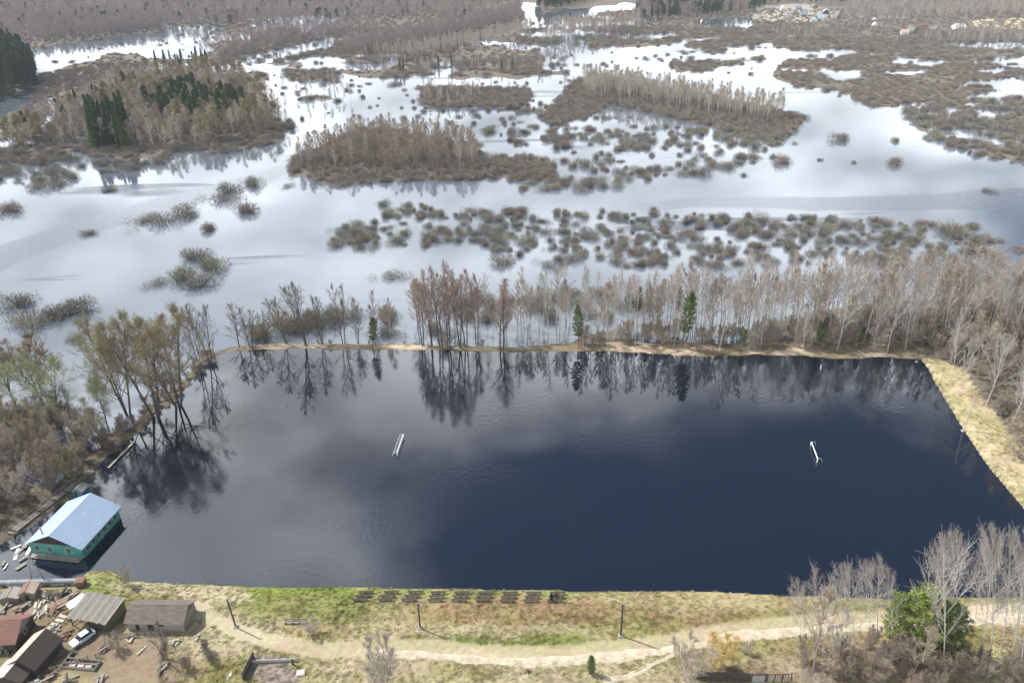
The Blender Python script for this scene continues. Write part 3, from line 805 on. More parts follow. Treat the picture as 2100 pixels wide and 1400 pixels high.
PROTO['poplar'] = [bare_tree(400 + k, 23, 0.26, 0.26, 8.0, 17, 11, 13, 0.055, 0.95, 0.07, (36, 15), stems=2, stem_lean=0.06, mats=('bark_dark', 'twig_red', None)) for k in range(3)]
PROTO['broad'] = [bare_tree(500 + k, 18, 0.26, 0.2, 7.6, 14, 11, 14, 0.045, 0.9, 0.04, (48, 20), stems=2, stem_lean=0.16, mats=('bark_dark', 'twig_dark', None), wob=0.16, wood2=True) for k in range(4)]
PROTO['willow'] = [bare_tree(600 + k, 23, 0.30, 0.22, 10.0, 14, 13, 16, 0.05, 1.0, 0.03, (54, 24), stems=3, stem_lean=0.34, mats=('bark_dark', 'twig_brown', 'leaf_olive'), leaf=30000, leaf_size=0.16, wob=0.12) for k in range(2)]
PROTO['greenwillow'] = [bare_tree(640 + k, 14, 0.2, 0.22, 6.4, 13, 9, 8, 0.035, 0.9, 0.02, (58, 26), stems=2, stem_lean=0.3, mats=('bark_dark', 'twig_dark', 'leaf_green'), leaf=12000, leaf_size=0.16, wob=0.15) for k in range(2)]
PROTO['greyshrub'] = [bare_tree(660 + k, 7, 0.08, 0.10, 3.2, 12, 8, 12, 0.04, 0.7, 0.06, (48, 20), stems=4, stem_lean=0.35, mats=('bark_grey', 'twig_pale', None)) for k in range(2)]
PROTO['darkshrub'] = [bare_tree(680 + k, 7, 0.10, 0.08, 3.2, 12, 8, 14, 0.05, 0.7, 0.06, (52, 20), stems=4, stem_lean=0.35, mats=('bark_dark', 'twig_dark', None)) for k in range(2)]
PROTO['brownshrub'] = [bare_tree(700 + k, 8, 0.08, 0.08, 3.4, 13, 8, 13, 0.045, 0.8, 0.06, (48, 20), stems=4, stem_lean=0.28, mats=('bark_grey', 'twig_brown', None)) for k in range(3)]
PROTO['oliveshrub'] = [bare_tree(740 + k, 8, 0.08, 0.08, 3.4, 13, 8, 10, 0.04, 0.8, 0.05, (50, 22), stems=4, stem_lean=0.3, mats=('bark_grey', 'twig_brown', 'leaf_olive'), leaf=5000, leaf_size=0.13) for k in range(2)]
PROTO['yellowshrub'] = [bare_tree(720, 6, 0.05, 0.10, 2.6, 11, 7, 10, 0.035, 0.8, 0.08, (40, 15), stems=5, stem_lean=0.3, mats=('bush_yellow', 'bush_yellow', None))]
PROTO['bush'] = [bush(800 + k, 3.0, 2.2 + 0.25 * k) for k in range(7)]
PROTO['brownbush'] = [bush(820 + k, 3.0, 2.3 + 0.25 * k, mats=('bark_dark', 'bush_brown', None)) for k in range(5)]
PROTO['pine'] = [conifer(900 + k, 18, 3.0, 0.30, 62, False, 13, 0.55, 0.22) for k in range(2)]
PROTO['spruce'] = [conifer(920 + k, 22, 3.4, 0.06, 90, True, 12, 0.7, 0.28, mats=('bark_pine', 'needle_far', None)) for k in range(3)]
PROTO['farpine'] = [conifer(940 + k, 20, 3.4, 0.30, 56, False, 12, 0.75, 0.32, mats=('bark_pine', 'needle_far', None)) for k in range(2)]
PROTO['youngpine'] = [conifer(960 + k, 9, 4.0, 0.04, 90, False, 16, 0.5, 0.17, mats=('bark_pine', 'needle_light' if k == 0 else 'needle', None)) for k in range(2)]

def tree_h(px, py, ty):
    """height of a thing standing at ground pixel (px,py) whose top shows at row ty"""
    x, y, z = place(px, py)
    lo, hi = 0.0, 60.0
    for _ in range(30):
        m = (lo + hi) / 2
        if proj(x, y, z + m)[1] > ty: lo = m
        else: hi = m
    return lo
def plant(name, kind, x, y, z, h, label, cat, group=None, wide=1.0, rz=None, parts=True, var=None, partnames=('trunk', 'crown'), tilt=None):
    ps = PROTO[kind]
    (wm, cm, am), H = ps[var % len(ps) if var is not None else random.randrange(len(ps))]
    s = h / H
    o = link(name, None if parts else am, None, (x, y, z))
    o.rotation_euler = (random.gauss(0, 0.04) if tilt is None else tilt[0], random.gauss(0, 0.04) if tilt is None else tilt[1],
                        random.uniform(0, 6.28) if rz is None else rz)
    o.scale = (s * wide, s * wide, s)
    tag(o, label, cat, group)
    if parts:
        link(partnames[0], wm, o); link(partnames[1], cm, o)
    return o

# ================================================================ scattered vegetation
WOODS = {}       # kind -> list of (x,y,z,h,wide, px height, label, cat, group, name)
def scatter(poly, spacing, kinds, hr, name, label, cat, group, seed, thr=None, nscale=30, wide=(0.8, 1.25), prob=1.0, margin=30, sink=0.0, own=True, dens=None, where=None, land=False):
    P = np.array(poly, float)
    c = unp(P[:, 0], P[:, 1])
    r = np.random.default_rng(seed)
    x0, x1, y0, y1 = c[:, 0].min(), c[:, 0].max(), c[:, 1].min(), c[:, 1].max()
    gx_, gy_ = np.meshgrid(np.arange(x0, x1, spacing), np.arange(y0, y1, spacing))
    x = gx_.ravel() + r.uniform(-0.5, 0.5, gx_.size) * spacing; y = gy_.ravel() + r.uniform(-0.5, 0.5, gx_.size) * spacing
    px, py, w = proj(x, y)
    m = inpoly(px, py, poly) & (px > -margin * 2) & (px < 2100 + margin * 2) & (py < 1440)
    if thr is not None:
        nzv = fbm(x, y, nscale, 4, seed)
        if dens is not None:
            m &= nzv > dens(px, py)
        else:
            m &= nzv > thr
    if land:
        m &= (height(x, y) > 0.0) | (r.random(x.size) < 0.06)
    if prob < 1:
        m &= r.random(x.size) < prob
    x, y, px, py, w = x[m], y[m], px[m], py[m], w[m]
    z = np.maximum(height(x, y), -0.1) - sink
    h = r.uniform(hr[0], hr[1], x.size); wd = r.uniform(wide[0], wide[1], x.size)
    ks = list(kinds) if isinstance(kinds, dict) else [kinds]
    ws = np.array([kinds[k] for k in ks], float) if isinstance(kinds, dict) else np.ones(1)
    pick = r.choice(len(ks), x.size, p=ws / ws.sum())
    if where is None and own and x.size > 8:
        xa, xb, ym = np.quantile(px, 1 / 3), np.quantile(px, 2 / 3), np.median(py)
        where = lambda a, b: ', %s %s' % ('near' if b > ym else 'far', 'left' if a < xa else 'right' if a > xb else 'middle')
    for i in range(x.size):
        ph_ = where(px[i], py[i]) if where else ''
        WOODS.setdefault(name, []).append((x[i], y[i], z[i], h[i], wd[i], CF * h[i] / w[i] if own and 8 < px[i] < 2092 and py[i] > 6 else 0.0,
                                           ks[pick[i]], label + ph_, cat, group + ph_ if group else None))
    return x.size

def marks(cols_, rows_=None):
    def f(px, py):
        s_ = next(t for lim, t in cols_ if px < lim)
        if rows_:
            s_ = next(t for lim, t in rows_(px) if py > lim) + ', ' + s_
        return ', ' + s_
    return f
def belt_rows(px):
    top = np.interp(px, [1195, 1450, 1700, 2100], [686, 645, 634, 618])
    return [(704 - (704 - top) * k, t) for k, t in ((0.22, 'front row'), (0.45, 'second row'), (0.7, 'third row'), (9, 'rear row'))]
BELTX = [(1290, 'by the bright green pine'), (1440, 'by the tall dark pine'), (1560, 'by the forked birch'), (1700, 'by the bushy pine'), (1850, 'by the fan-shaped birch'), (9999, 'past the pond corner')]
BANDX = [(860, 'at its thin tail'), (1060, 'near its dark oval bush'), (1250, 'behind the poplars'), (1450, 'behind the tall dark pine'), (1650, 'in its dense middle'), (1850, 'near its yellowish bush'), (9999, 'at its closed end')]
# birch belt behind the pond
n1 = scatter([(1185, 702), (1195, 688), (1300, 662), (1450, 645), (1700, 634), (2100, 618), (2200, 616), (2200, 690), (2060, 706), (1890, 708), (1500, 704)],
        2.7, {'belt': 0.85, 'alder': 0.15}, (11, 20.5), 'birch_tree', 'white-trunked birch of the pond-side belt', 'birch', 'birch belt behind the pond', 11, wide=(0.7, 1.15), where=marks(BELTX, belt_rows))
scatter([(1040, 690), (1060, 655), (1200, 648), (1330, 640), (1300, 662), (1195, 688), (1180, 700)],
        4.6, {'belt': 1.0}, (14, 19), 'birch_tree', 'slender birch rising from floodwater where the belt thins out', 'birch', 'birches at the thin end of the belt', 12, wide=(0.7, 1.1))
scatter([(800, 690), (815, 650), (1000, 640), (1200, 645), (1180, 700), (1040, 706)],
        6.5, {'alder': 0.6, 'belt': 0.4}, (10, 17), 'bare_tree', 'grey leafless tree in floodwater behind the reddish poplars', 'tree', 'flooded trees behind the reddish poplars', 13, wide=(0.6, 1.0))
scatter([(1185, 706), (1300, 690), (1500, 680), (2100, 640), (2200, 640), (2200, 720), (1960, 735), (1890, 722), (1500, 712), (1300, 708)],
        4.0, {'brownshrub': 0.7, 'greyshrub': 0.3}, (3.5, 7), 'shrub', 'brown leafless shrub under the birch belt', 'shrub', 'undergrowth of the birch belt', 14, where=marks(BELTX, lambda px: [(700, 'at the bank'), (680, 'a little way in'), (-99, 'deep inside')]))
scatter([(1240, 668), (1280, 650), (1400, 645), (1420, 660), (1300, 672)], 5.5, 'farpine', (11, 14), 'pine_tree', 'dull green young pine half hidden inside the birch belt', 'pine', 'pines inside the birch belt', 15, wide=(0.6, 0.8))
# bush band in the flooded meadow
BAND = [(640, 503), (700, 470), (860, 412), (960, 430), (1100, 432), (1180, 430), (1380, 432), (1600, 442), (1850, 452), (2000, 468), (2045, 500), (2040, 530),
        (1900, 540), (1700, 548), (1200, 548), (1000, 532), (950, 515), (850, 500), (760, 512), (660, 515)]
scatter(BAND, 4.5, {'bush': 0.9, 'brownbush': 0.1}, (1.5, 3.6), 'willow_bush', 'grey willow bush of the flooded band', 'bush', 'bushes of the flooded band', 16, where=marks(BANDX, lambda px: [(515, 'belt side'), (475, 'middle'), (-99, 'river side')]),
        thr=0.5, nscale=13, dens=lambda px, py: 0.48 - 0.17 * sstep(850, 1400, px), prob=0.68, wide=(0.7, 1.25))
scatter([(780, 690), (800, 640), (900, 615), (1100, 600), (1350, 590), (1300, 650), (1000, 690)], 6.5, {'bush': 1}, (2.5, 4.5), 'willow_bush',
        'grey bush in open water between the poplars and the flooded band', 'bush', 'bushes behind the poplars', 17, thr=0.5, nscale=14)
# archipelago in the middle of the flood
scatter([(1000, 262), (1120, 190), (1210, 240), (1330, 240), (1440, 260), (1600, 295), (1600, 322), (1450, 352), (1340, 375), (1180, 390), (1000, 380), (990, 320)],
        5.6, {'bush': 0.7, 'brownbush': 0.3}, (1.6, 4.4), 'willow_bush', 'grey-brown bush of the islets scattered between the two wooded islands', 'bush', 'islet bushes between the wooded islands', 18,
        thr=0.48, nscale=20, prob=0.48, wide=(0.7, 1.3))
scatter([(860, 250), (1120, 180), (1240, 130), (1400, 105), (1420, 130), (1340, 165), (1600, 215), (1680, 250), (1600, 330), (1400, 365), (1150, 395), (1000, 385), (1000, 280)], 13, {'bush': 0.7, 'brownbush': 0.3}, (1.4, 3.2), 'willow_bush',
        'small lone bush speckling the water around the long tan island', 'bush', 'speckled water bushes', 67, prob=0.45, wide=(0.7, 1.3))
scatter([(1850, 225), (2100, 210), (2160, 345), (2000, 330), (1900, 290)], 7, {'bush': 0.8, 'brownbush': 0.2}, (1.6, 3.6), 'willow_bush', 'small bush speckling the flooded edge of the brown plain', 'bush', 'speckled plain edge', 68, prob=0.5, wide=(0.7, 1.2))
scatter([(560, 215), (700, 235), (860, 170), (1100, 165), (1110, 190), (1000, 240), (860, 250), (720, 262), (620, 260)], 14, {'bush': 0.7, 'brownbush': 0.3}, (1.4, 3.2), 'willow_bush', 'small bush speckling the water behind the nearer island', 'bush', 'speckled side channel', 69, prob=0.35, wide=(0.7, 1.2))
for q, isl in enumerate(ISLANDS):
    scatter(isl, 5.0, {'bush': 0.4, 'brownbush': 0.6}, (2.2, 4.2), 'willow_bush',
            ['brown bush on the skirt of the nearer wooded island', 'grey bush of the low round islet beside the wooded island',
             'brown bush on the skirt of the long tan island', 'bush on the green-brown islet in the side channel'][q], 'bush',
            ['bushes of the nearer island', 'bushes of the low islet', 'bushes of the long tan island', 'bushes of the side islet'][q], 20 + q, wide=(0.9, 1.5))
# wooded islands
scatter([(600, 345), (640, 318), (730, 285), (800, 275), (900, 288), (980, 302), (985, 350), (900, 352), (760, 350), (680, 350)], 4.6,
        {'alder': 0.85, 'pale': 0.15}, (7, 15), 'bare_tree', 'brown leafless tree on the nearer wooded island', 'tree', 'trees of the nearer island', 30, wide=(0.7, 1.3), where=marks([(720, 'thin end'), (860, 'middle part'), (9999, 'blunt end')], lambda px: [(335, 'front'), (310, 'centre'), (-99, 'back')]))
scatter([(1195, 178), (1240, 172), (1300, 182), (1420, 205), (1560, 228), (1620, 240), (1560, 256), (1420, 232), (1290, 212), (1200, 200)], 4.4,
        {'pale': 1.0}, (9, 17), 'bare_tree', 'tan leafless tree on the long island of the flood', 'tree', 'trees of the long tan island', 31, wide=(0.7, 1.1))
scatter([(870, 218), (870, 190), (960, 186), (1000, 200), (960, 220)], 8, {'pale': 0.6, 'alder': 0.4}, (7, 11), 'bare_tree', 'bare tree on the islet in the side channel', 'tree', 'trees of the side islet', 32)
CW = [(0, 322), (20, 285), (80, 255), (200, 200), (300, 165), (420, 150), (500, 165), (545, 215), (590, 262), (540, 280), (440, 292), (420, 305), (330, 310), (200, 306), (100, 300)]
scatter(CW, 7.5, {'pale': 0.42, 'alder': 0.3, 'olivetree': 0.28}, (9, 18), 'bare_tree', 'pale leafless tree of the big wooded island', 'tree', 'bare trees of the mixed wood', 33, wide=(0.9, 1.6), where=marks([(140, 'at the sparse end'), (290, 'around the front clump'), (420, 'in the middle'), (9999, 'towards the channel')], lambda px: [(280, 'front'), (230, 'centre'), (-99, 'back')]))
scatter(CW, 9.0, {'bush': 0.4, 'brownbush': 0.6}, (2.5, 4.5), 'willow_bush', 'brown bush under the mixed wood of the big island', 'bush', 'undergrowth of the mixed wood', 34, wide=(0.9, 1.4))
scatter([(178, 312), (190, 268), (262, 262), (275, 290), (262, 308)], 6.2, 'spruce', (19, 25), 'spruce_tree', 'dark spruce in the tight clump at the front of the mixed wood', 'spruce', 'spruces of the front clump', 35, wide=(0.8, 1.1))
scatter([(300, 242), (330, 205), (400, 200), (480, 225), (520, 250), (470, 275), (400, 268), (330, 262)], 8.5, {'spruce': 0.35, 'farpine': 0.65}, (13, 21), 'spruce_tree', 'dark green conifer among bare trees of the big island', 'conifer', 'conifers inside the mixed wood', 36, where=marks([(370, 'next to the front clump'), (430, 'in the middle'), (9999, 'towards the channel')], lambda px: [(250, 'front'), (225, 'centre'), (-99, 'back')]))
scatter([(20, 300), (70, 262), (180, 225), (260, 190), (300, 205), (180, 262)], 16, {'spruce': 0.4, 'farpine': 0.6}, (13, 18), 'spruce_tree', 'lone dull green conifer on the sparse end of the mixed wood', 'conifer', 'conifers at the sparse end', 37)
scatter([(320, 150), (380, 128), (480, 160), (440, 175)], 18, {'spruce': 1}, (15, 20), 'spruce_tree', 'pointed dark spruce behind the mixed wood near the channel', 'spruce', 'spruces behind the mixed wood', 38)
scatter([(-60, 215), (-60, 120), (0, 112), (50, 125), (78, 155), (70, 185), (30, 200)], 10.5, {'spruce': 0.5, 'farpine': 0.5}, (23, 31), 'spruce_tree', 'tall dark conifer of the far channel stand', 'conifer', 'tall conifer stand', 39, where=marks([(25, 'at the picture edge'), (9999, 'at its water end')], lambda px: [(175, 'front'), (150, 'centre'), (-99, 'back')]))
scatter([(0, 350), (60, 330), (160, 322), (250, 335), (330, 335), (320, 350), (240, 352), (120, 372), (60, 382), (0, 378)], 6.0, {'bush': 0.8, 'brownbush': 0.2}, (2.5, 4.5), 'willow_bush',
        'grey bush in the shallows in front of the mixed wood', 'bush', 'bushes before the mixed wood', 40, thr=0.48, nscale=16)
scatter([(-40, 352), (0, 347), (100, 334), (160, 314), (250, 334), (335, 330), (400, 306), (430, 319), (480, 316), (560, 293), (615, 265), (590, 248), (540, 270), (430, 290), (330, 302), (200, 298), (-40, 312)], 4.6,
        {'bush': 0.5, 'brownbush': 0.5}, (2.0, 4.0), 'willow_bush', 'bush along the waterline of the big wooded island', 'bush', 'shore bushes of the mixed wood', 61, wide=(0.8, 1.4), prob=0.6)
scatter([(80, 152), (120, 148), (250, 128), (330, 135), (200, 165), (60, 215), (70, 190)], 6, {'brownbush': 1}, (1.8, 3.2), 'willow_bush', 'brown bush of the reedy spit beside the tall conifer stand', 'bush', 'reedy spit bushes', 62, wide=(1.0, 1.6))
# bush plains on the far side
PLAIN = [(1590, 160), (1590, 142), (1650, 122), (1800, 118), (2100, 118), (2200, 118), (2200, 350), (2100, 338), (1950, 300), (1900, 272), (1860, 250), (1800, 222), (1700, 192), (1640, 180)]
scatter(PLAIN, 6.5, {'brownbush': 0.8, 'bush': 0.2}, (1.5, 3.4), 'willow_bush', 'brown bush of the dense thicket plain across the river', 'bush', 'bushes of the thicket plain', 41, land=True,
        thr=0.4, nscale=40, dens=lambda px, py: 0.36 + 0.14 * sstep(205, 250, py), wide=(1.0, 1.6))
scatter([(1840, 225), (2200, 190), (2200, 352), (1950, 305)], 6.5, {'bush': 0.8, 'brownbush': 0.2}, (2.4, 5), 'willow_bush', 'grey bush in the half-flooded thicket below the brown plain', 'bush', 'half-flooded thicket bushes', 42, thr=0.5, nscale=18)
MEADOW = [(1370, 140), (1372, 125), (1400, 100), (1420, 60), (1560, 45), (1750, 55), (2200, 82), (2200, 125), (1650, 120), (1560, 128), (1440, 148)]
scatter(MEADOW, 8.5, {'bush': 0.6, 'brownbush': 0.4}, (2.2, 4.5), 'willow_bush', 'small bush on the far meadow below the village', 'bush', 'bushes below the village', 43, land=True, thr=0.36, nscale=40, wide=(1.0, 1.7), own=False)
scatter([(500, 200), (520, 150), (620, 140), (860, 130), (1200, 110), (1300, 105), (1200, 150), (860, 160), (760, 190), (735, 235), (640, 225), (560, 195)], 8.0,
        {'bush': 0.5, 'brownbush': 0.5}, (2.2, 4.5), 'willow_bush', 'bush on the wet meadow between the side channels', 'bush', 'bushes of the wet meadow', 44, land=True, thr=0.36, nscale=30, wide=(1.0, 1.7))
scatter([(560, 190), (700, 165), (735, 215), (680, 225), (600, 205)], 13, {'pale': 1}, (8, 12), 'bare_tree', 'pale leafless tree on the peninsula in the side channel', 'tree', 'trees of the peninsula', 45)
scatter([(750, 150), (760, 132), (1000, 132), (1180, 130), (1190, 145), (1000, 156)], 17, {'pale': 0.8, 'spruce': 0.2}, (8, 13), 'bare_tree', 'scattered tree on the wet meadow between channels', 'tree', 'trees of the wet meadow', 46)
scatter([(700, 105), (800, 85), (950, 55), (1050, 30), (1062, 12), (1070, 42), (1000, 62), (860, 96), (740, 118)], 7.5, {'fartree': 1}, (13, 18), 'bare_tree', 'far bare tree', 'tree', None, 47, own=False)
scatter([(740, 124), (860, 105), (1000, 80), (1090, 60), (1095, 72), (1000, 98), (850, 125)], 7.5, {'pale': 1}, (11, 16), 'bare_tree', 'far bare tree', 'tree', None, 48, own=False)
scatter([(1110, 95), (1130, 60), (1250, 45), (1310, 40), (1320, 62), (1250, 75)], 9, {'pale': 0.7, 'fartree': 0.3}, (11, 17), 'bare_tree', 'far bare tree', 'tree', None, 49, own=False)
scatter([(400, 110), (440, 88), (580, 60), (760, 52), (800, 60), (600, 92), (480, 120)], 9, {'fartree': 0.8, 'pale': 0.2}, (7, 13), 'bare_tree', 'far bare tree', 'tree', None, 50, own=False)
scatter([(60, 90), (70, 60), (200, 42), (330, 38), (345, 60), (200, 80)], 9, {'fartree': 1}, (12, 17), 'bare_tree', 'far bare tree', 'tree', None, 51, own=False)
FARW = [(-200, 70), (-200, -30), (600, -30), (1060, -30), (1062, 12), (950, 40), (800, 40), (580, 55), (340, 60), (80, 85)]
scatter(FARW, 13, {'fartree': 0.92, 'farpine': 0.08}, (12, 18), 'bare_tree', 'far bare tree', 'tree', None, 52, own=False, thr=0.33, nscale=120, wide=(1.0, 1.6))
scatter([(1300, 45), (1310, 12), (1400, 4), (1560, 4), (1600, 16), (1500, 34), (1400, 42)], 11, {'farpine': 0.55, 'fartree': 0.45}, (14, 20), 'bare_tree', 'far tree', 'tree', None, 53, own=False)
scatter([(1095, 12), (1110, -10), (1220, -20), (1200, 8), (1120, 22)], 11, {'farpine': 0.8, 'spruce': 0.2}, (18, 24), 'bare_tree', 'far tree', 'tree', None, 54, own=False)
scatter([(1540, 12), (1560, -20), (1800, -20), (1760, 14), (1650, 12)], 16, {'farpine': 0.7, 'fartree': 0.3}, (14, 22), 'bare_tree', 'far tree', 'tree', None, 55, own=False)
scatter([(1730, 45), (1760, -20), (2200, -20), (2200, 36), (2000, 42), (1830, 52)], 12, {'fartree': 0.4, 'pale': 0.6}, (12, 17), 'bare_tree', 'far tree', 'tree', None, 56, own=False)
scatter([(1580, 80), (1600, 62), (1750, 58), (1850, 72), (1800, 85), (1650, 88)], 11, {'pale': 0.5, 'fartree': 0.5}, (7, 11), 'bare_tree', 'far tree', 'tree', None, 57, own=False)
scatter([(1880, 92), (1900, 72), (2000, 66), (2200, 70), (2200, 100), (2000, 98)], 10, {'pale': 0.6, 'fartree': 0.4}, (9, 13), 'bare_tree', 'far tree', 'tree', None, 58, own=False)
scatter([(1060, 70), (1080, 60), (1400, 55), (1400, 85), (1200, 98), (1080, 110)], 9, {'bush': 0.6, 'brownbush': 0.4}, (2.5, 5), 'willow_bush', 'far bush', 'bush', None, 59, land=True, own=False, wide=(1.0, 1.7))
scatter([(420, 130), (560, 60), (1000, 60), (1060, 60), (860, 130)], 9, {'bush': 0.5, 'brownbush': 0.5}, (2.5, 5), 'willow_bush', 'far bush', 'bush', None, 60, land=True, own=False, wide=(1.0, 1.7), thr=0.35, nscale=30)
scatter([(-60, 20)] + [(-60, 345)] + [(0, 345), (160, 310), (480, 310), (608, 262), (735, 225), (860, 160), (1200, 148), (1400, 100), (1440, 148), (1590, 160), (1860, 250), (2160, 345), (2160, 20)], 9.5,
        {'bush': 0.55, 'brownbush': 0.45}, (1.2, 2.8), 'willow_bush', 'far bush', 'bush', None, 63, own=False, wide=(0.9, 1.7), land=True)
scatter([(470, 716), (600, 708), (850, 710), (1050, 716), (1240, 716), (1500, 722), (1880, 728), (1880, 714), (1500, 708), (1050, 706), (600, 702)], 3.0, {'brownshrub': 0.7, 'oliveshrub': 0.15, 'greyshrub': 0.15}, (0.8, 2.4), 'shrub', 'low brush on the far pond bank', 'shrub', 'brush of the far bank', 66, thr=0.47, nscale=9, where=marks([(850, 'before the poplars'), (1200, 'by the poplars')] + [(a, b) for a, b in BELTX[1:]]))
# grey scrub behind the far bank
scatter([(470, 700), (500, 672), (640, 655), (830, 640), (850, 690), (700, 702), (560, 700)], 5.5, {'greyshrub': 0.6, 'bush': 0.4}, (3.0, 6.5), 'shrub', 'grey scrub standing in the river behind the far bank trees', 'shrub', 'scrub behind the far bank', 64, thr=0.47, nscale=14)
scatter([(680, 700), (700, 668), (830, 650), (850, 690), (760, 702)], 6.5, {'alder': 1.0}, (8, 13), 'bare_tree', 'grey bare tree in the river between small pine and poplars', 'tree', 'trees before the poplars', 65, wide=(0.6, 0.9))
# wood on the near left bank
LW = [(-60, 860), (0, 850), (100, 850), (160, 890), (215, 905), (200, 940), (178, 975), (140, 1000), (60, 1035), (0, 1068), (-60, 1100)]
scatter(LW, 4.4, {'brownshrub': 0.45, 'greyshrub': 0.15, 'oliveshrub': 0.4}, (4.0, 10.0), 'shrub', 'brown leafless thicket shrub', 'shrub', 'thicket behind the clubhouse', 70, where=marks([(60, 'at the picture edge'), (130, 'behind the footbridge'), (9999, 'next to the dyke')], lambda px: [(1000, 'close to the clubhouse'), (930, 'behind the clubhouse'), (-99, 'towards the river')]), wide=(0.7, 1.1))
scatter([(-40, 960), (60, 940), (170, 965), (120, 1005), (0, 1060), (-40, 1070)], 4.6, {'alder': 1}, (10, 14), 'bare_tree', 'grey-trunked bare tree standing in the thicket behind the clubhouse', 'tree', 'trees of the clubhouse thicket', 71, wide=(0.6, 0.9))
scatter([(180, 890), (250, 862), (330, 805), (400, 745), (450, 716), (462, 724), (404, 770), (350, 828), (290, 885), (215, 935)], 2.6, {'brownshrub': 0.7, 'oliveshrub': 0.3}, (1.5, 3.5), 'shrub', 'low brown shrub on the dyke under the big willows', 'shrub', 'low shrubs under the willows', 72)
# wood on the right-hand bank
scatter([(1905, 735), (1930, 715), (2000, 705), (2150, 700), (2180, 960), (2110, 950), (2070, 880), (2020, 815), (1960, 770)], 4.2, {'brownshrub': 0.75, 'greyshrub': 0.25}, (3.5, 7.5), 'shrub',
        'leafless shrub in the copse along the bleached grass bank', 'shrub', 'copse shrubs on the grass bank', 73)
scatter([(1910, 725), (2000, 700), (2150, 690), (2180, 860), (2080, 850), (1990, 775)], 6.5, {'birch': 0.4, 'alder': 0.6}, (12, 18), 'bare_tree',
        'bare tree of the copse beside the bleached grass bank', 'tree', 'copse trees on the grass bank', 74, wide=(0.7, 1.0))
# undergrowth by the bottom birches
scatter([(1630, 1400), (1650, 1340), (1740, 1320), (1850, 1335), (1900, 1360), (2000, 1370), (2130, 1360), (2130, 1470), (1640, 1470)], 2.9, {'brownshrub': 0.8, 'greyshrub': 0.2}, (3.0, 6.0), 'shrub',
        'brown tangled foreground shrub', 'shrub', 'undergrowth of the foreground birches', 75, where=marks([(1760, 'under the smaller birches'), (1900, 'before the green pine'), (2010, 'beside the dark green pine'), (9999, 'before the sandy clearing')], lambda px: [(1375, 'lowest'), (-99, 'upper')]), wide=(0.7, 1.1))
scatter([(380, 1340), (450, 1335), (460, 1390), (390, 1400)], 2.6, {'darkshrub': 1.0}, (2.2, 3.6), 'shrub', 'dark leafless shrub in the tangle below the grey barn', 'shrub', 'dark tangle below the barn', 76)

# ---- individuals and masses
STUFF_COL = {}
def gn_mass(name, items, label):
    me_ = bpy.data.meshes.new(name)
    kinds = sorted({i[6] for i in items})
    col = bpy.data.collections.new(name + '_protos')
    base_i, n = {}, 0
    protos = []
    for k in kinds:
        base_i[k] = n
        for (wm, cm, am), H in PROTO[k]:
            o = bpy.data.objects.new('%s_proto_%03d' % (name, n), am)
            col.objects.link(o)
            protos.append(H); n += 1
    P = np.array([[i[0], i[1], i[2]] for i in items])
    me_.vertices.add(len(P)); me_.vertices.foreach_set('co', P.ravel())
    r = np.random.default_rng(5)
    ii = np.array([base_i[i[6]] + r.integers(0, len(PROTO[i[6]])) for i in items], np.int32)
    hs = np.array([i[3] for i in items]) / np.array(protos)[ii]
    wd = np.array([i[4] for i in items])
    a = me_.attributes.new('idx', 'INT', 'POINT'); a.data.foreach_set('value', ii)
    a = me_.attributes.new('scl', 'FLOAT_VECTOR', 'POINT'); a.data.foreach_set('vector', np.stack([hs * wd, hs * wd, hs], 1).ravel())
    rot = np.stack([r.uniform(-0.04, 0.04, len(P)), r.uniform(-0.04, 0.04, len(P)), r.uniform(0, 6.28, len(P))], 1)
    a = me_.attributes.new('rot', 'FLOAT_VECTOR', 'POINT'); a.data.foreach_set('vector', rot.ravel())
    o = link(name, me_)
    ng = bpy.data.node_groups.new(name, 'GeometryNodeTree')
    ng.interface.new_socket('Geometry', in_out='INPUT', socket_type='NodeSocketGeometry')
    ng.interface.new_socket('Geometry', in_out='OUTPUT', socket_type='NodeSocketGeometry')
    nn, ll = ng.nodes, ng.links
    gi, go = nn.new('NodeGroupInput'), nn.new('NodeGroupOutput')
    ci = nn.new('GeometryNodeCollectionInfo'); ci.inputs['Collection'].default_value = col
    ci.inputs['Separate Children'].default_value = True; ci.inputs['Reset Children'].default_value = True
    ip = nn.new('GeometryNodeInstanceOnPoints'); ip.inputs['Pick Instance'].default_value = True
    ll.new(gi.outputs[0], ip.inputs['Points']); ll.new(ci.outputs[0], ip.inputs['Instance'])
    for nm, typ, sock in (('idx', 'INT', 'Instance Index'), ('rot', 'FLOAT_VECTOR', 'Rotation'), ('scl', 'FLOAT_VECTOR', 'Scale')):
        na_ = nn.new('GeometryNodeInputNamedAttribute'); na_.data_type = typ; na_.inputs[0].default_value = nm
        ll.new(na_.outputs[0], ip.inputs[sock])
    ll.new(ip.outputs[0], go.inputs[0])
    md = o.modifiers.new('scatter', 'NODES'); md.node_group = ng
    return tag(o, label, None, None, 'stuff')
CAP = {'birch_tree': 295, 'bare_tree': 290, 'willow_bush': 285, 'shrub': 280, 'spruce_tree': 220, 'pine_tree': 100}
MASS = {'birch_tree': ('birch_wood', 'far birches that merge into one pale wood'), 'bare_tree': ('leafless_wood', 'distant leafless woods across the floodplain'),
        'willow_bush': ('willow_thicket', 'countless small bushes over the flooded plain'), 'shrub': ('undergrowth', 'tangled leafless undergrowth'),
        'spruce_tree': ('conifer_wood', 'far dark conifers'), 'pine_tree': ('pine_wood', 'far pines')}
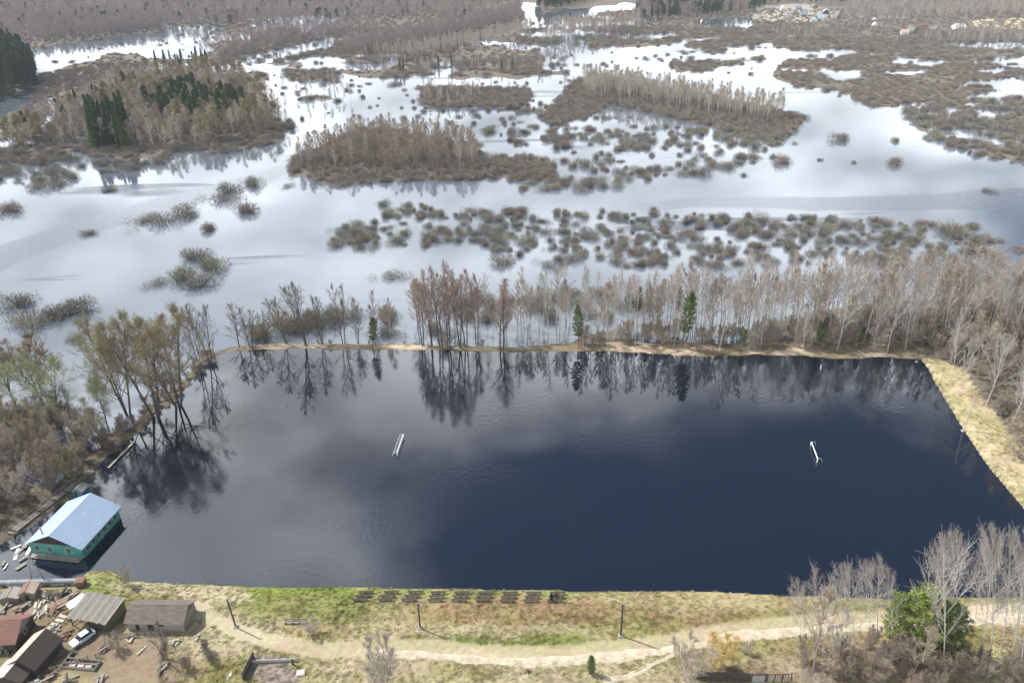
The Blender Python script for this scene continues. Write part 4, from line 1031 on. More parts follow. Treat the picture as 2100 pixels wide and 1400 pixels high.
for nm, items in WOODS.items():
    items.sort(key=lambda i: -i[5])
    ind = [i for i in items[:CAP[nm]] if i[5] > 0]
    rest = items[len(ind):]
    for (x, y, z, h, wd, ph, k, lb, ct, gp) in ind:
        plant(nm, k, x, y, z, h, lb, ct, gp, wd, parts=ph > 34 and nm != 'willow_bush', partnames=('stem', 'twigs') if nm in ('shrub', 'willow_bush') else ('trunk', 'crown'))
    print('SCATTER', nm, len(items), len(ind))
    if rest:
        gn_mass(*(MASS[nm][0], rest, MASS[nm][1]))

# ---- trees placed one by one
def tr(name, kind, bx, by, ty, label, cat, wide=1.0, group=None, var=None, tilt=None, rz=None, h=None):
    x, y, z = place(bx, by)
    return plant(name, kind, x, y, z, h or tree_h(bx, by, ty), label, cat, group, wide, rz, True, var,
                 ('stem', 'twigs') if name in ('shrub', 'willow_bush') else ('trunk', 'crown'), tilt)
tr('willow_tree', 'willow', 322, 856, 660, 'huge olive willow at the corner of the pond, its trunk nearest the clubhouse', 'willow', 1.0, var=0, rz=0.4)
tr('willow_tree', 'willow', 366, 832, 640, 'huge olive willow beside the bare pair at the pond corner', 'willow', 0.95, var=1, rz=2.0)
tr('willow_tree', 'willow', 262, 850, 655, 'olive willow leaning over the river behind the pond corner', 'willow', 0.8, var=0, rz=3.6)
tr('bare_tree', 'broad', 434, 748, 622, 'tall dark bare tree on the dyke corner beside the olive willows', 'tree', 0.62, var=0, tilt=(0, 0), rz=0.3)
tr('bare_tree', 'broad', 414, 764, 640, 'shorter bare tree next to the tall one on the dyke corner', 'tree', 0.6, var=1, tilt=(0, 0))
tr('bare_tree', 'broad', 490, 709, 628, 'dark bushy bare tree, first on the far pond bank past the corner', 'tree', 0.9, var=2)
tr('bare_tree', 'broad', 514, 711, 632, 'dark bushy bare tree, second on the far pond bank past the corner', 'tree', 0.9, var=3)
tr('bare_tree', 'broad', 545, 703, 642, 'small grey bare tree before the sandy hump of the far bank', 'tree', 0.7, var=1)
tr('bare_tree', 'broad', 588, 705, 605, 'bare tree leaning toward the river on the sandy hump', 'tree', 0.75, var=2, tilt=(0, -0.14))
tr('bare_tree', 'broad', 628, 707, 575, 'tallest dark bare tree on the far bank, branching widely over the river', 'tree', 0.85, var=0, tilt=(0, -0.06), rz=1.1)
tr('bare_tree', 'broad', 661, 705, 605, 'dark bare tree just past the tallest one on the far bank', 'tree', 0.7, var=3)
tr('bare_tree', 'broad', 705, 705, 592, 'olive-grey bare tree before the small pine on the far bank', 'tree', 0.65, var=1)
tr('bare_tree', 'broad', 735, 706, 630, 'small grey bare tree right before the small pine', 'tree', 0.7, var=2)
tr('pine_tree', 'pine', 764, 716, 652, 'small dark pine alone on the far bank before the poplars', 'pine', 1.0)
for k, (bx, by, ty) in enumerate([(868, 708, 575), (886, 711, 562), (905, 713, 555), (921, 716, 548), (944, 713, 558), (956, 711, 565), (978, 706, 585)]):
    tr('poplar_tree', 'poplar', bx, by, ty, 'reddish leafless poplar in the tight clump on the far bank, %s from the small pine' % ('first', 'second', 'third', 'fourth', 'fifth', 'sixth', 'seventh')[k],
       'poplar', 0.85, 'reddish poplar clump')
tr('poplar_tree', 'poplar', 1029, 716, 592, 'round reddish tree standing alone past the poplar clump', 'poplar', 1.25)
for bx, by, ty, lb in ((1186, 714, 628, 'bright green pine at the start of the birch belt, by the pond'), (1398, 712, 600, 'tall dark green pine in front of the birch belt'),
                       (1523, 712, 676, 'small light green pine bush on the far bank sand'), (1679, 714, 662, 'bushy green pine on the far bank, near the white marker'),
                       (1761, 712, 672, 'dull green small pine in the shade near the pond corner')):
    tr('pine_tree', 'pine', bx, by, ty, lb, 'pine', 0.95 if ty < 640 else 1.3)
for k, (bx, by, ty, lb) in enumerate([(1196, 716, 625, 'thin white birch trunk just in front of the bright green pine'), (1246, 717, 640, 'thin pale birch between the two big pines'),
        (1303, 718, 636, 'small spreading birch on the far bank sand between the pines'), (1380, 716, 625, 'pale birch touching the tall dark green pine'),
        (1475, 718, 590, 'big forked birch on the far bank between pine and pine bush'), (1560, 714, 604, 'tall spreading birch past the small pine bush'),
        (1645, 728, 628, 'birch whose foot stands in the pond by the bushy pine'), (1716, 718, 585, 'tall fan-shaped birch before the pond corner'),
        (1790, 714, 610, 'birch next to the fan-shaped one before the corner'), (1820, 722, 570, 'very tall straight birch at the pond corner'),
        (1856, 718, 620, 'birch leaning at the pond corner by the dark pole')]):
    tr('birch_tree', 'birch', bx, by, ty, lb, 'birch', 0.62)
for k, (bx, by, ty, w_, lb) in enumerate([(1948, 790, 660, 0.6, 'twin-topped birch where the grass bank begins'), (1966, 806, 690, 0.55, 'short birch behind the start of the grass bank'),
        (2022, 832, 700, 0.75, 'pale birch with a round crown halfway along the grass bank'), (2073, 872, 745, 0.8, 'white birch spreading over the grass bank'),
        (2098, 860, 735, 0.7, 'birch cut by the picture edge above the grass bank')]):
    tr('birch_tree', 'birch', bx, by, ty, lb, 'birch', w_)
tr('shrub', 'darkshrub', 2048, 852, 815, 'dark olive shrub at the outer edge of the grass bank', 'shrub', 1.2)
tr('shrub', 'brownshrub', 2085, 935, 862, 'round brown shrub at the picture edge on the grass bank', 'shrub', 1.2)
# left bank
for bx, by, ty, kd, w_, lb in ((30, 830, 722, 'greenwillow', 1.0, 'pale green willow nearest the picture edge in the floodwater'), (112, 880, 730, 'greenwillow', 0.8, 'pale green willow with a dark forked trunk beside the thicket'),
        (78, 795, 692, 'brownshrub', 1.5, 'brown rounded shrub tree out in the floodwater'), (222, 878, 772, 'greenwillow', 0.7, 'thin dark curved tree in front of open water'),
        (148, 880, 790, 'broad', 0.6, 'dark thin bare tree beside the curved one'), (188, 740, 692, 'greenwillow', 1.3, 'fallen pale green willow lying in the river')):
    tr('willow_tree', kd, bx, by, ty, lb, 'willow', w_, tilt=(0, -0.15) if 'curved' in lb else None)
# foreground
for k, (bx, by, ty, w_, lb) in enumerate([(1722, 1338, 1172, 0.75, 'white birch with the leftmost pale crown of the foreground stand'), (1672, 1332, 1180, 0.7, 'low-branched birch at the pond end of the foreground stand'),
        (1782, 1322, 1160, 0.7, 'slim birch in the middle of the foreground stand'), (1800, 1300, 1150, 0.8, 'broad-crowned birch before the gap over the water'),
        (1932, 1372, 1105, 0.6, 'birch rising behind the green pine, first of the tall row'), (1962, 1330, 1100, 0.6, 'white birch rising right out of the green pine'),
        (1945, 1285, 1110, 0.6, 'birch behind the green pine on the water side'), (2030, 1345, 1095, 0.62, 'tall birch with grey foot beside the sandy clearing'),
        (2052, 1335, 1100, 0.6, 'second tall birch beside the sandy clearing'), (2085, 1300, 1112, 0.62, 'tall birch at the picture edge by the clearing'),
        (2092, 1395, 1150, 0.6, 'birch at the lower picture corner'), (2000, 1268, 1120, 0.55, 'thin birch beyond the sandy clearing'), (1640, 1345, 1195, 0.7, 'short pale birch over the near bank shore'),
        (1752, 1345, 1165, 0.7, 'crooked birch behind the leftmost white one'), (1828, 1330, 1170, 0.6, 'pale birch right before the bushy pines'), (1900, 1340, 1118, 0.6, 'birch behind the bright green bushy pine'),
        (2008, 1352, 1100, 0.6, 'birch between green pine and sandy clearing'), (2070, 1360, 1098, 0.65, 'thick-crowned birch by the lower corner'), (2096, 1330, 1105, 0.6, 'birch half cut by the picture edge'),
        (1700, 1310, 1190, 0.6, 'thin birch standing closest to the pond')]):
    tr('birch_tree', 'birch', bx, by, ty, lb, 'birch', w_ * 0.82, tilt=(random.uniform(-0.03, 0.03), -0.17 + random.uniform(-0.05, 0.05)), rz=0)
for bx, by, ty, lb in ((1662, 1398, 1215, 'brown bare tree with dark trunk at the near end of the foreground stand'), (1868, 1396, 1290, 'thin brown tree below the green pine')):
    tr('bare_tree', 'alder', bx, by, ty, lb, 'tree', 0.9)
tr('pine_tree', 'youngpine', 1885, 1322, 1216, 'bright green bushy pine among the foreground birches', 'pine', 0.85, var=0)
tr('pine_tree', 'youngpine', 1935, 1345, 1248, 'bushy pine coloured dark as the shaded side of the bright one', 'pine', 0.8, var=1)  # darker needles stand in for shade on this side of the pines
tr('pine_tree', 'youngpine', 1832, 1310, 1230, 'low green pine on the birch side of the bushy pines', 'pine', 0.7, var=0)
tr('pine_tree', 'youngpine', 1213, 1381, 1350, 'tiny dark pine beside the sandy track', 'pine', 0.55, var=1)
tr('shrub', 'greyshrub', 1410, 1398, 1312, 'grey leafless shrub at the end of the dark board fence', 'shrub', 0.9)
tr('shrub', 'yellowshrub', 1472, 1372, 1300, 'yellow-twigged willow shrub in front of the dark board fence', 'shrub', 1.0)
tr('shrub', 'greyshrub', 785, 1420, 1318, 'large pale shrub at the lower picture edge beside the track', 'shrub', 0.8)
tr('shrub', 'greyshrub', 1528, 1340, 1318, 'tiny bare shrub on the grass above the fence', 'shrub', 0.7)
tr('shrub', 'greyshrub', 640, 1298, 1272, 'low bare shrub beside the lone players bench', 'shrub', 1.3)
tr('shrub', 'brownshrub', 240, 1330, 1300, 'brown shrub between carport and grey barn', 'shrub', 1.2)
tr('bare_tree', 'broad', 342, 1352, 1285, 'small black-stemmed tree below the grey barn', 'tree', 0.8)
tr('shrub', 'greyshrub', 262, 1198, 1160, 'thin bare shrub on the pond corner grass', 'shrub', 0.7)
# lone bushes standing in the river
LONE = [(1605, 332, 22, 'brownbush', 'round reddish-brown bush alone in the open river'), (1727, 287, 22, 'bush', 'grey bush alone in the wide bend of the river'),
        (1830, 336, 17, 'brownbush', 'pair-crowned brown bush in the river bend'), (1437, 355, 18, 'bush', 'flat grey bush at the edge of the islets'),
        (1400, 358, 11, 'bush', 'small bush beside the flat grey one'), (1545, 333, 8, 'bush', 'small dark bush before the reddish-brown one'),
        (1521, 325, 9, 'bush', 'small bush close to the long tan island'), (1525, 361, 8, 'bush', 'tiny low bush in the open river'),
        (1680, 329, 6, 'bush', 'tiny grey bush past the reddish-brown one'), (1750, 334, 6, 'bush', 'tiny bush in the middle of the bend'),
        (1837, 290, 10, 'bush', 'small grey bush below the thicket shore'), (378, 440, 34, 'bush', 'big olive-grey bush in the left river arm'),
        (335, 455, 24, 'bush', 'grey bush beside the big olive-grey one'), (300, 453, 16, 'bush', 'dark small bush at the tail of the river-arm cluster'),
        (512, 436, 26, 'brownbush', 'oval brown bush in the dark band of the river'), (470, 394, 22, 'bush', 'grey bush above a paler one in the dark band'),
        (460, 412, 20, 'bush', 'pale bush below the grey one in the dark band'), (517, 378, 26, 'bush', 'mottled olive bush farthest up the dark band'),
        (183, 480, 13, 'bush', 'lone dark bush in open white water'), (14, 432, 30, 'brownbush', 'dark brown bush cut by the picture edge'),
        (80, 386, 18, 'bush', 'grey bush in the shallows before the mixed wood'), (122, 382, 14, 'bush', 'smaller grey bush beside the one in the shallows'),
        (222, 389, 12, 'bush', 'thin bush in the white water'), (400, 530, 46, 'bush', 'big dark bush, upper half of the tall pair in the river'),
        (432, 548, 40, 'bush', 'big dark bush at the river side of the tall pair'), (372, 572, 36, 'bush', 'dark bush, lower end of the tall pair'),
        (408, 586, 28, 'bush', 'small dark bush below the tall pair'), (325, 582, 16, 'bush', 'flat grey bush below the tall pair'),
        (45, 625, 30, 'bush', 'dark round bush near the river shore'), (62, 660, 40, 'bush', 'long grey bush near the river shore'),
        (115, 650, 34, 'bush', 'grey bush joined to the long one'), (160, 635, 48, 'bush', 'tall grey twiggy bush above the fallen willow'),
        (432, 470, 18, 'brownbush', 'brown bush on the way to the tall pair'), (785, 422, 14, 'bush', 'dark oval bush at the head of the flooded band'),
        (797, 440, 15, 'bush', 'grey bush under the oval one'), (1047, 438, 14, 'brownbush', 'dark oval bush before the flooded band'),
        (1035, 540, 22, 'bush', 'dark upright bush in front of the flooded band'), (1126, 546, 14, 'bush', 'round bush in clear water past the upright one'),
        (805, 568, 16, 'bush', 'thin upright bush in open water'), (156, 696, 16, 'bush', 'small bush beside the fallen willow'),
        (2052, 495, 9, 'bush', 'small dark bush at the end of the flooded band'), (2087, 515, 14, 'brownbush', 'low brown bush at the picture edge past the band'),
        (2027, 392, 10, 'bush', 'tiny bush in the dark streak of the river'), (590, 383, 8, 'bush', 'small bush before the nearer wooded island'),
        (328, 335, 22, 'bush', 'pale olive round bush at the front shore of the mixed wood'), (2000, 520, 34, 'brownbush', 'largest olive-brown bush closing the flooded band'),
        (1950, 480, 26, 'bush', 'yellowish bush near the end of the flooded band'), (1992, 466, 14, 'brownbush', 'dark round bush behind the end of the band')]
for bx, by, hp, kd, lb in LONE:
    x, y, z = raw(bx, by)
    w = proj(x, y)[2]
    h = max(1.2, hp * float(w) / CF / 0.93)
    h = min(h, 5.5)
    plant('willow_bush', kd, x, y, -0.1, h, lb, 'bush', None, 1.25 if hp < 30 else 1.35, parts=hp >= 24, partnames=('stem', 'twigs'))

# ---------------------------------------------------------------- grass tufts on the near bank
def grass_mass():
    v = Veg(77)
    n = 16
    p = v.r.normal(0, 0.22, (n, 3)); p[:, 2] = -0.03
    d = v.r.normal(0, 1.0, (n, 3)); d[:, 2] = 0.6
    v.tw_p.append(p); v.tw_d.append(d * 0.2 * v.r.uniform(0.5, 1.2, (n, 1))); v.tw_w.append(np.full(n, 0.12))
    m = bpy.data.materials.new('grass_blade'); m.use_nodes = True
    nn, ll = m.node_tree.nodes, m.node_tree.links
    b = nn['Principled BSDF']; b.inputs['Roughness'].default_value = 0.8; b.inputs['Specular IOR Level'].default_value = 0.15
    at = N(nn, 'ShaderNodeAttribute', attribute_name='tint', attribute_type='INSTANCER')
    ll.new(at.outputs['Color'], b.inputs['Base Color'])
    MT['grass'] = m
    PROTO['tuft'] = [(v.meshes('tuft', 'grass', 'grass'), 0.36)]
    r = np.random.default_rng(9)
    n = 56000
    px = r.uniform(-40, 2140, n); py = r.uniform(1165, 1440, n)
    nrb = 9000
    px[:nrb] = r.uniform(1880, 2140, nrb); py[:nrb] = r.uniform(730, 1165, nrb)
    q = unp(px, py, 0.6)
    x, y = q[:, 0], q[:, 1]
    z = height(x, y)
    q2x, q2y, _ = proj(x, y)
    tint = cover_at(x, y)
    lum = tint.mean(1)
    keep = (z > 0.12) & (tint[:, 0] < 0.47) & ~inpoly(q2x, q2y, [(100, 1290), (330, 1290), (330, 1420), (0, 1420), (0, 1210), (160, 1205), (160, 1240)])
    # keep the track bare
    tp = np.array([(400, 1262), (470, 1302), (560, 1335), (680, 1350), (800, 1340), (900, 1345), (1000, 1356), (1120, 1355), (1240, 1347), (1340, 1337), (1430, 1322), (1510, 1304),
                   (1600, 1296), (1700, 1290), (1800, 1283), (1920, 1276), (2050, 1268), (2160, 1266)], float)
    ty_ = np.interp(q2x, tp[:, 0], tp[:, 1])
    keep &= (abs(q2y + 8 - ty_) > 17) | (q2x < 400)
    keep &= r.random(n) < np.clip(0.35 + 1.6 * (fbm(x, y, 5, 3, 40) - 0.3), 0, 1)
    x, y, z, tint = x[keep], y[keep], z[keep], tint[keep]
    items = [(x[i], y[i], z[i], 0.36 * s_, 1.0, 0, 'tuft') for i, s_ in enumerate(r.uniform(0.5, 1.25, len(x)))]
    o = gn_mass('dry_grass', items, 'short dry grass over the near bank')
    tint = np.clip(tint * r.uniform(0.75, 1.25, (len(x), 1)) * np.array([1.0, 1.02, 0.95]), 0, 1)
    a = o.data.attributes.new('tint', 'FLOAT_COLOR', 'POINT')
    a.data.foreach_set('color', np.concatenate([tint, np.ones((len(x), 1))], 1).ravel())
grass_mass()

# ================================================================ buildings and small things
def gable_house(name, label, cat, loc, rz, w, L, hw, hr, ov, wall, roofL, roofR, gable, wins=(), door=None, thick=0.08, group=None, foot=0.8, roof_boards=False):
    """front gable at local y=0 facing -y, ridge along +y"""
    o = thing(name, label, cat, loc, rz, group)
    T = 0.14
    for nm, c, s in (('front_wall', (0, T / 2, (hw - foot) / 2), (w, T, hw + foot)), ('rear_wall', (0, L - T / 2, (hw - foot) / 2), (w, T, hw + foot)),
                     ('side_wall', (w / 2 - T / 2, L / 2, (hw - foot) / 2), (T, L - 2 * T - 0.004, hw + foot)), ('side_wall', (-w / 2 + T / 2, L / 2, (hw - foot) / 2), (T, L - 2 * T - 0.004, hw + foot))):
        MB().box(c, s).build(nm, wall, o)
    for yy in (T / 2, L - T / 2):
        MB().add([(-w / 2, yy - T / 2, hw), (w / 2, yy - T / 2, hw), (0, yy - T / 2, hr - 0.06), (-w / 2, yy + T / 2, hw), (w / 2, yy + T / 2, hw), (0, yy + T / 2, hr - 0.06)],
                 [(0, 1, 2), (5, 4, 3), (0, 3, 4, 1), (1, 4, 5, 2), (2, 5, 3, 0)]).build('gable', gable, o)
    k = (hr - hw) / (w / 2)
    ex = w / 2 + ov
    ez = hr - k * ex
    for sgn, rm in ((-1, roofL), (1, roofR)):
        a, b, c, d = (0, -ov, hr), (sgn * ex, -ov, ez), (sgn * ex, L + ov, ez), (0, L + ov, hr)
        rs = (MB().slab(a, b, c, d, thick) if sgn < 0 else MB().slab(d, c, b, a, thick)).build('roof_slope', rm, o)
        n = max(4, int((L + 2 * ov) / 1.1))
        for i in range(1, n):      # standing seams of the sheets
            yy = -ov + (L + 2 * ov) * i / n
            MB().tube([(sgn * 0.05, yy, hr + 0.035), (sgn * ex, yy, ez + 0.035)], 0.035, 4).build('seam', rm, rs)
    MB().tube([(0, -ov - 0.02, hr + 0.05), (0, L + ov + 0.02, hr + 0.05)], 0.09, 6).build('ridge_cap', roofL, o)
    for (face, u, z, ww, hh) in wins:
        if face == 'front':
            c, s, s2 = (u, -0.03, z), (ww, 0.06, hh), (ww + 0.24, 0.04, hh + 0.24)
            c2 = (u, -0.016, z)
        else:
            sg = 1 if face == 'right' else -1
            c, s, s2 = (sg * (w / 2 + 0.03), u, z), (0.06, ww, hh), (0.04, ww + 0.24, hh + 0.24)
            c2 = (sg * (w / 2 + 0.016), u, z)
        wn_ = MB().box(c2, s2).build('window', 'trim_pale', o)
        MB().box(c, s).build('pane', 'glass', wn_)
        bar = (0.05, 0.02, hh) if face == 'front' else (0.02, 0.05, hh)
        cc = (c[0], c[1] - 0.035, c[2]) if face == 'front' else (c[0] + (0.035 if face == 'right' else -0.035), c[1], c[2])
        MB().box(cc, bar).build('glazing_bar', 'trim_pale', wn_)
    if door:
        face, u, ww, hh = door
        if face == 'front':
            dd = MB().box((u, -0.03, hh / 2), (ww, 0.06, hh)).build('door', 'wood_dark', o)
            MB().box((u + ww * 0.35, -0.08, hh * 0.45), (0.08, 0.06, 0.12)).build('handle', 'pipe', dd)
    return o

# clubhouse standing in the pond
A, B_, Cc = np.array(raw(58, 1138)), np.array(raw(182, 1141)), np.array(raw(262, 1058))
rz = -math.atan2(Cc[0] - B_[0], Cc[1] - B_[1]) * 0.75
fc = (A + B_) / 2
club = gable_house('clubhouse', 'green clubhouse with pale metal gable roof standing in the flooded pond corner', 'clubhouse', (fc[0], fc[1], 0), rz, 11.6, 12.4, 3.0, 5.7, 0.55,
                   'wall_green', 'roof_metal', 'roof_metal', 'gable_brown',
                   wins=[('front', -4.2, 1.7, 0.9, 1.2), ('front', -1.4, 1.7, 0.9, 1.2), ('front', 2.8, 1.7, 0.9, 1.2)] + [('right', 1.6 + 1.85 * k, 1.6, 0.85, 1.2) for k in range(6)], foot=1.6)
for k in range(14):
    xx = -5.4 + k * 0.83
    top = 3.0 + (5.7 - 3.0) * (1 - abs(xx) / 5.8) - 0.35
    if top > 3.15:
        MB().box((xx, -0.03, (3.02 + top) / 2), (0.76, 0.04, top - 3.04)).build('gable_board', 'gable_brown', club)
MB().box((0, -0.06, 3.02), (11.7, 0.12, 0.16)).build('fascia', 'wall_green2', club)
MB().box((5.86, 6.2, 2.86), (0.1, 12.6, 0.14)).build('fascia', 'wall_green2', club)
MB().tube([(-3.0, 1.2, 4.2), (-3.0, 1.2, 6.1)], 0.14, 8).build('stove_pipe', 'pipe', club)
MB().tube([(5.3, 12.6, 3.2), (5.5, 12.7, 5.1)], 0.04, 5).build('antenna', 'pipe', club)

MB().tube([(6.42, -0.5, 2.64), (6.42, 12.9, 2.64)], 0.08, 6).build('gutter', 'pipe', club)
MB().box((0, -0.75, 0.22), (11.0, 1.3, 0.12)).build('porch_deck', 'wood_grey', club)
for k in range(7):
    MB().box((-5.2 + k * 1.73, -1.3, 0.55), (0.1, 0.1, 1.5)).build('porch_post', 'wood_grey', club)
MB().box((0, -1.3, 1.25), (10.6, 0.08, 0.08)).build('porch_rail', 'wood_grey', club)
# small blue shed behind the clubhouse
x, y, z = raw(163, 1022)
bs = gable_house('blue_shed', 'small blue shed tucked behind the clubhouse roof', 'shed', (x, y, 0.1), rz, 2.4, 2.4, 1.9, 2.5, 0.15, 'blue', 'roof_slate', 'roof_slate', 'blue', wins=[('front', 0.4, 1.2, 0.6, 0.6)], door=('front', -0.5, 0.7, 1.7))

# old timber footbridge along the flooded dyke
p0, p1 = np.array(raw(22, 1098)), np.array(raw(190, 968))
L_ = np.linalg.norm(p1 - p0)
fb_ = thing('footbridge', 'grey timber footbridge with rails running behind the clubhouse', 'footbridge', tuple(p0), math.atan2(p1[1] - p0[1], p1[0] - p0[0]))
npl = int(L_ / 0.55)
for i in range(npl):
    if random.random() < 0.12: continue
    MB().box((0.3 + i * 0.55, random.uniform(-0.05, 0.05), 0.55 + random.uniform(-0.02, 0.02)), (0.42, 1.5, 0.05), random.uniform(-0.06, 0.06)).build('plank', 'wood_grey', fb_)
for sy in (-0.8, 0.8):
    MB().tube([(0, sy, 1.35), (L_ * 0.5, sy, 1.30), (L_, sy, 1.4)], 0.06, 5).build('rail', 'wood_grey', fb_)
    MB().tube([(0, sy * 0.8, 0.45), (L_, sy * 0.8, 0.45)], 0.09, 5).build('beam', 'wood_grey', fb_)
    for i in range(int(L_ / 2.6) + 1):
        MB().tube([(i * 2.6, sy, -0.8), (i * 2.6, sy, 1.4)], 0.07, 5).build('post', 'wood_grey', fb_)

# A-frame power pole in front of the clubhouse
x, y, z = raw(77, 1186, 0.2)
ap = thing('power_pole', 'pale twin-legged power pole standing before the clubhouse front', 'power pole', (x, y, 0.0))
for sx in (-1, 1):
    MB().tube([(sx * 1.35, 0, -0.5), (sx * 0.12, 0, 6.2)], [0.13, 0.09], 7).build('leg', 'concrete', ap)
MB().box((0, 0, 5.7), (1.8, 0.12, 0.12)).build('crossarm', 'pipe', ap)
MB().box((0, 0, 3.4), (1.35, 0.1, 0.1)).build('brace', 'pipe', ap)
for sx in (-0.8, 0.0, 0.8):
    MB().tube([(sx, 0, 5.77), (sx, 0, 6.0)], [0.07, 0.045], 6).build('insulator', 'insulator', ap)

# heap of white boards and frames half under water
x, y, z = raw(38, 1150)
hp = thing('board_heap', 'heap of pale and grey broken boards in the shallow water beside the clubhouse', 'board heap', (x, y, 0))
for k in range(10):
    MB().box((random.uniform(-2.6, 2.2), random.uniform(-4.6, 4.2), 0.12 + 0.03 * k), (random.uniform(0.3, 0.9), random.uniform(1.4, 3.4), 0.05), random.uniform(-0.9, 0.5), random.uniform(-0.08, 0.08)).build('board', 'board_white' if k % 3 == 0 else 'wood_grey', hp)

# thick grey pipeline and the rusty valve chamber
q0, q1 = np.array(place(-60, 1204)), np.array(place(160, 1199))
pl = thing('pipeline', 'thick grey heating pipe running along the pond shore to the rusty chamber', 'pipe', tuple(q0[:2]) + (0.0,))
d = q1 - q0
for i in range(5):
    a, b = d * i / 5, d * (i + 1) / 5
    a[2] = b[2] = 1.05
    MB().tube([a, b - d / np.linalg.norm(d) * 0.02], 0.52, 14).build('pipe_section', 'pipe', pl, smooth=False)
    MB().tube([b - d / np.linalg.norm(d) * 0.1, b + d / np.linalg.norm(d) * 0.1], 0.57, 14).build('joint_band', 'pipe', pl)
    c = (a + b) / 2
    MB().box((c[0], c[1], 0.25), (0.5, 0.9, 0.6)).build('support', 'concrete', pl)
x, y, z = place(168, 1200)
vc = thing('valve_chamber', 'rusty brown box at the end of the grey pipe', 'chamber', (x, y, z), 0.1)
MB().box((0, 0, 0.6), (1.5, 1.4, 1.6), taper=0.95).build('body', 'rust', vc)
MB().box((0, 0, 1.46), (1.75, 1.6, 0.12)).build('lid', 'rust', vc)

# houses and sheds of the yard
x, y, z = place(58, 1302)
gable_house('brown_house', 'brown-roofed low house at the picture edge above the yard', 'house', (x, y - 0.4, z), PI / 2 + 0.02, 6.0, 13.0, 2.2, 4.2, 0.4, 'wood_dark', 'roof_brown', 'roof_brown', 'wood_grey',
            wins=[('front', 0.2, 1.3, 0.8, 0.9), ('left', 3, 1.3, 0.9, 0.9), ('left', 7, 1.3, 0.9, 0.9)])
x, y, z = place(50, 1382)
gable_house('dark_hut', 'dark hut with one sunlit pinkish roof slope at the lower corner', 'hut', (x, y, z), rz - 0.05, 5.2, 6.2, 2.0, 3.7, 0.3, 'wood_dark', 'roof_pink', 'wood_dark', 'wood_dark', wins=[('front', 0.6, 1.2, 0.6, 0.7)], door=('front', -1.0, 0.8, 1.8))  # roof colours paint in a sunlit pink slope and a shaded dark one
x, y, z = place(20, 1408)
gable_house('plank_hut', 'low plank hut at the very corner below the dark hut', 'hut', (x, y, z), rz, 5.0, 3.4, 1.7, 2.7, 0.3, 'wood_dark', 'wood_pale', 'wood_dark', 'wood_dark', door=('front', 0.5, 0.8, 1.5))
x, y, z = place(58, 1230)
gable_house('orange_shed', 'small shed with a rusty orange roof below the grey pipe', 'shed', (x, y, z), 0.15, 2.6, 2.6, 1.5, 2.2, 0.15, 'wood_grey', 'rust', 'roof_pink', 'wood_grey', door=('front', 0, 0.7, 1.3))
x, y, z = place(20, 1236)
gable_house('grey_hutch', 'low grey hutch with board roof between pipe and brown house', 'hutch', (x, y, z), 0.1, 3.4, 2.4, 1.0, 1.6, 0.15, 'wood_grey', 'roof_slate', 'wood_pale', 'wood_grey')

# carport with plank roof
x, y, z = place(150, 1282)
cpr = thing('carport', 'open carport with a grey plank roof beside the parked car', 'carport', (x, y, z), -0.22)
Wc, Lc = 7.2, 5.0
for (px_, py_, hh) in ((0, 0, 2.3), (Wc, 0, 2.3), (0, Lc, 2.9), (Wc, Lc, 2.9), (Wc / 2, 0, 2.3)):
    MB().box((px_, py_, hh / 2 - 0.2), (0.16, 0.16, hh + 0.4)).build('post', 'wood_dark', cpr)
for i in range(16):
    xx = -0.3 + i * (Wc + 0.6) / 15.5
    j = random.uniform(-0.15, 0.15)
    MB().slab((xx, -0.5 + j, 2.4), (xx + 0.44, -0.5 + j, 2.4), (xx + 0.44, Lc + 0.3, 3.02), (xx, Lc + 0.3, 3.02), 0.05).build('roof_plank', 'roof_slate' if i % 3 else 'wood_grey', cpr)
MB().box((Wc + 0.1, Lc / 2, 1.2), (0.08, Lc, 2.6)).build('side_wall', 'moss', cpr)
MB().box((Wc / 2, Lc + 0.1, 1.3), (Wc, 0.08, 2.8)).build('rear_wall', 'wood_dark', cpr)
MB().box((Wc * 0.78, 0.04, 1.0), (Wc * 0.4, 0.08, 2.0)).build('half_wall', 'wood_dark', cpr)

# parked car
x, y, z = place(171, 1312)
car = thing('parked_car', 'pale silver-blue car parked nose down beside the carport', 'car', (x, y, z), -0.62)
def loft(name, prof_lo, secs, m, parent):
    vs, fs = [], []
    k = len(secs[0])
    for s_ in secs: vs += s_
    for i in range(len(secs) - 1):
        for j in range(k):
            fs.append((i * k + j, i * k + (j + 1) % k, (i + 1) * k + (j + 1) % k, (i + 1) * k + j))
    fs.append(tuple(range(k))[::-1]); fs.append(tuple((len(secs) - 1) * k + j for j in range(k)))
    return MB().add(vs, fs).build(name, m, parent)
def sec(yv, w0, w1, z0, z1):
    return [(-w0, yv, z0), (w0, yv, z0), (w1 + 0.03, yv, (z0 + z1) / 2), (w1, yv, z1 - 0.06), (w1 - 0.1, yv, z1), (-w1 + 0.1, yv, z1), (-w1, yv, z1 - 0.06), (-w1 - 0.03, yv, (z0 + z1) / 2)]
loft('body', None, [sec(-2.1, .68, .72, .38, .66), sec(-1.95, .76, .82, .28, .80), sec(-0.9, .8, .86, .25, .95), sec(0.9, .8, .86, .25, .96), sec(1.9, .78, .82, .28, .92), sec(2.08, .7, .74, .4, .80)], 'car_paint', car)
loft('cabin', None, [sec(-0.95, .72, .74, .94, .98), sec(-0.35, .72, .62, .95, 1.42), sec(1.1, .72, .62, .96, 1.44), sec(1.75, .72, .70, .94, .98)], 'glass', car)
MB().slab((-.6, -.34, 1.46), (.6, -.34, 1.46), (.6, 1.08, 1.48), (-.6, 1.08, 1.48), 0.04).build('roof', 'car_paint', car)
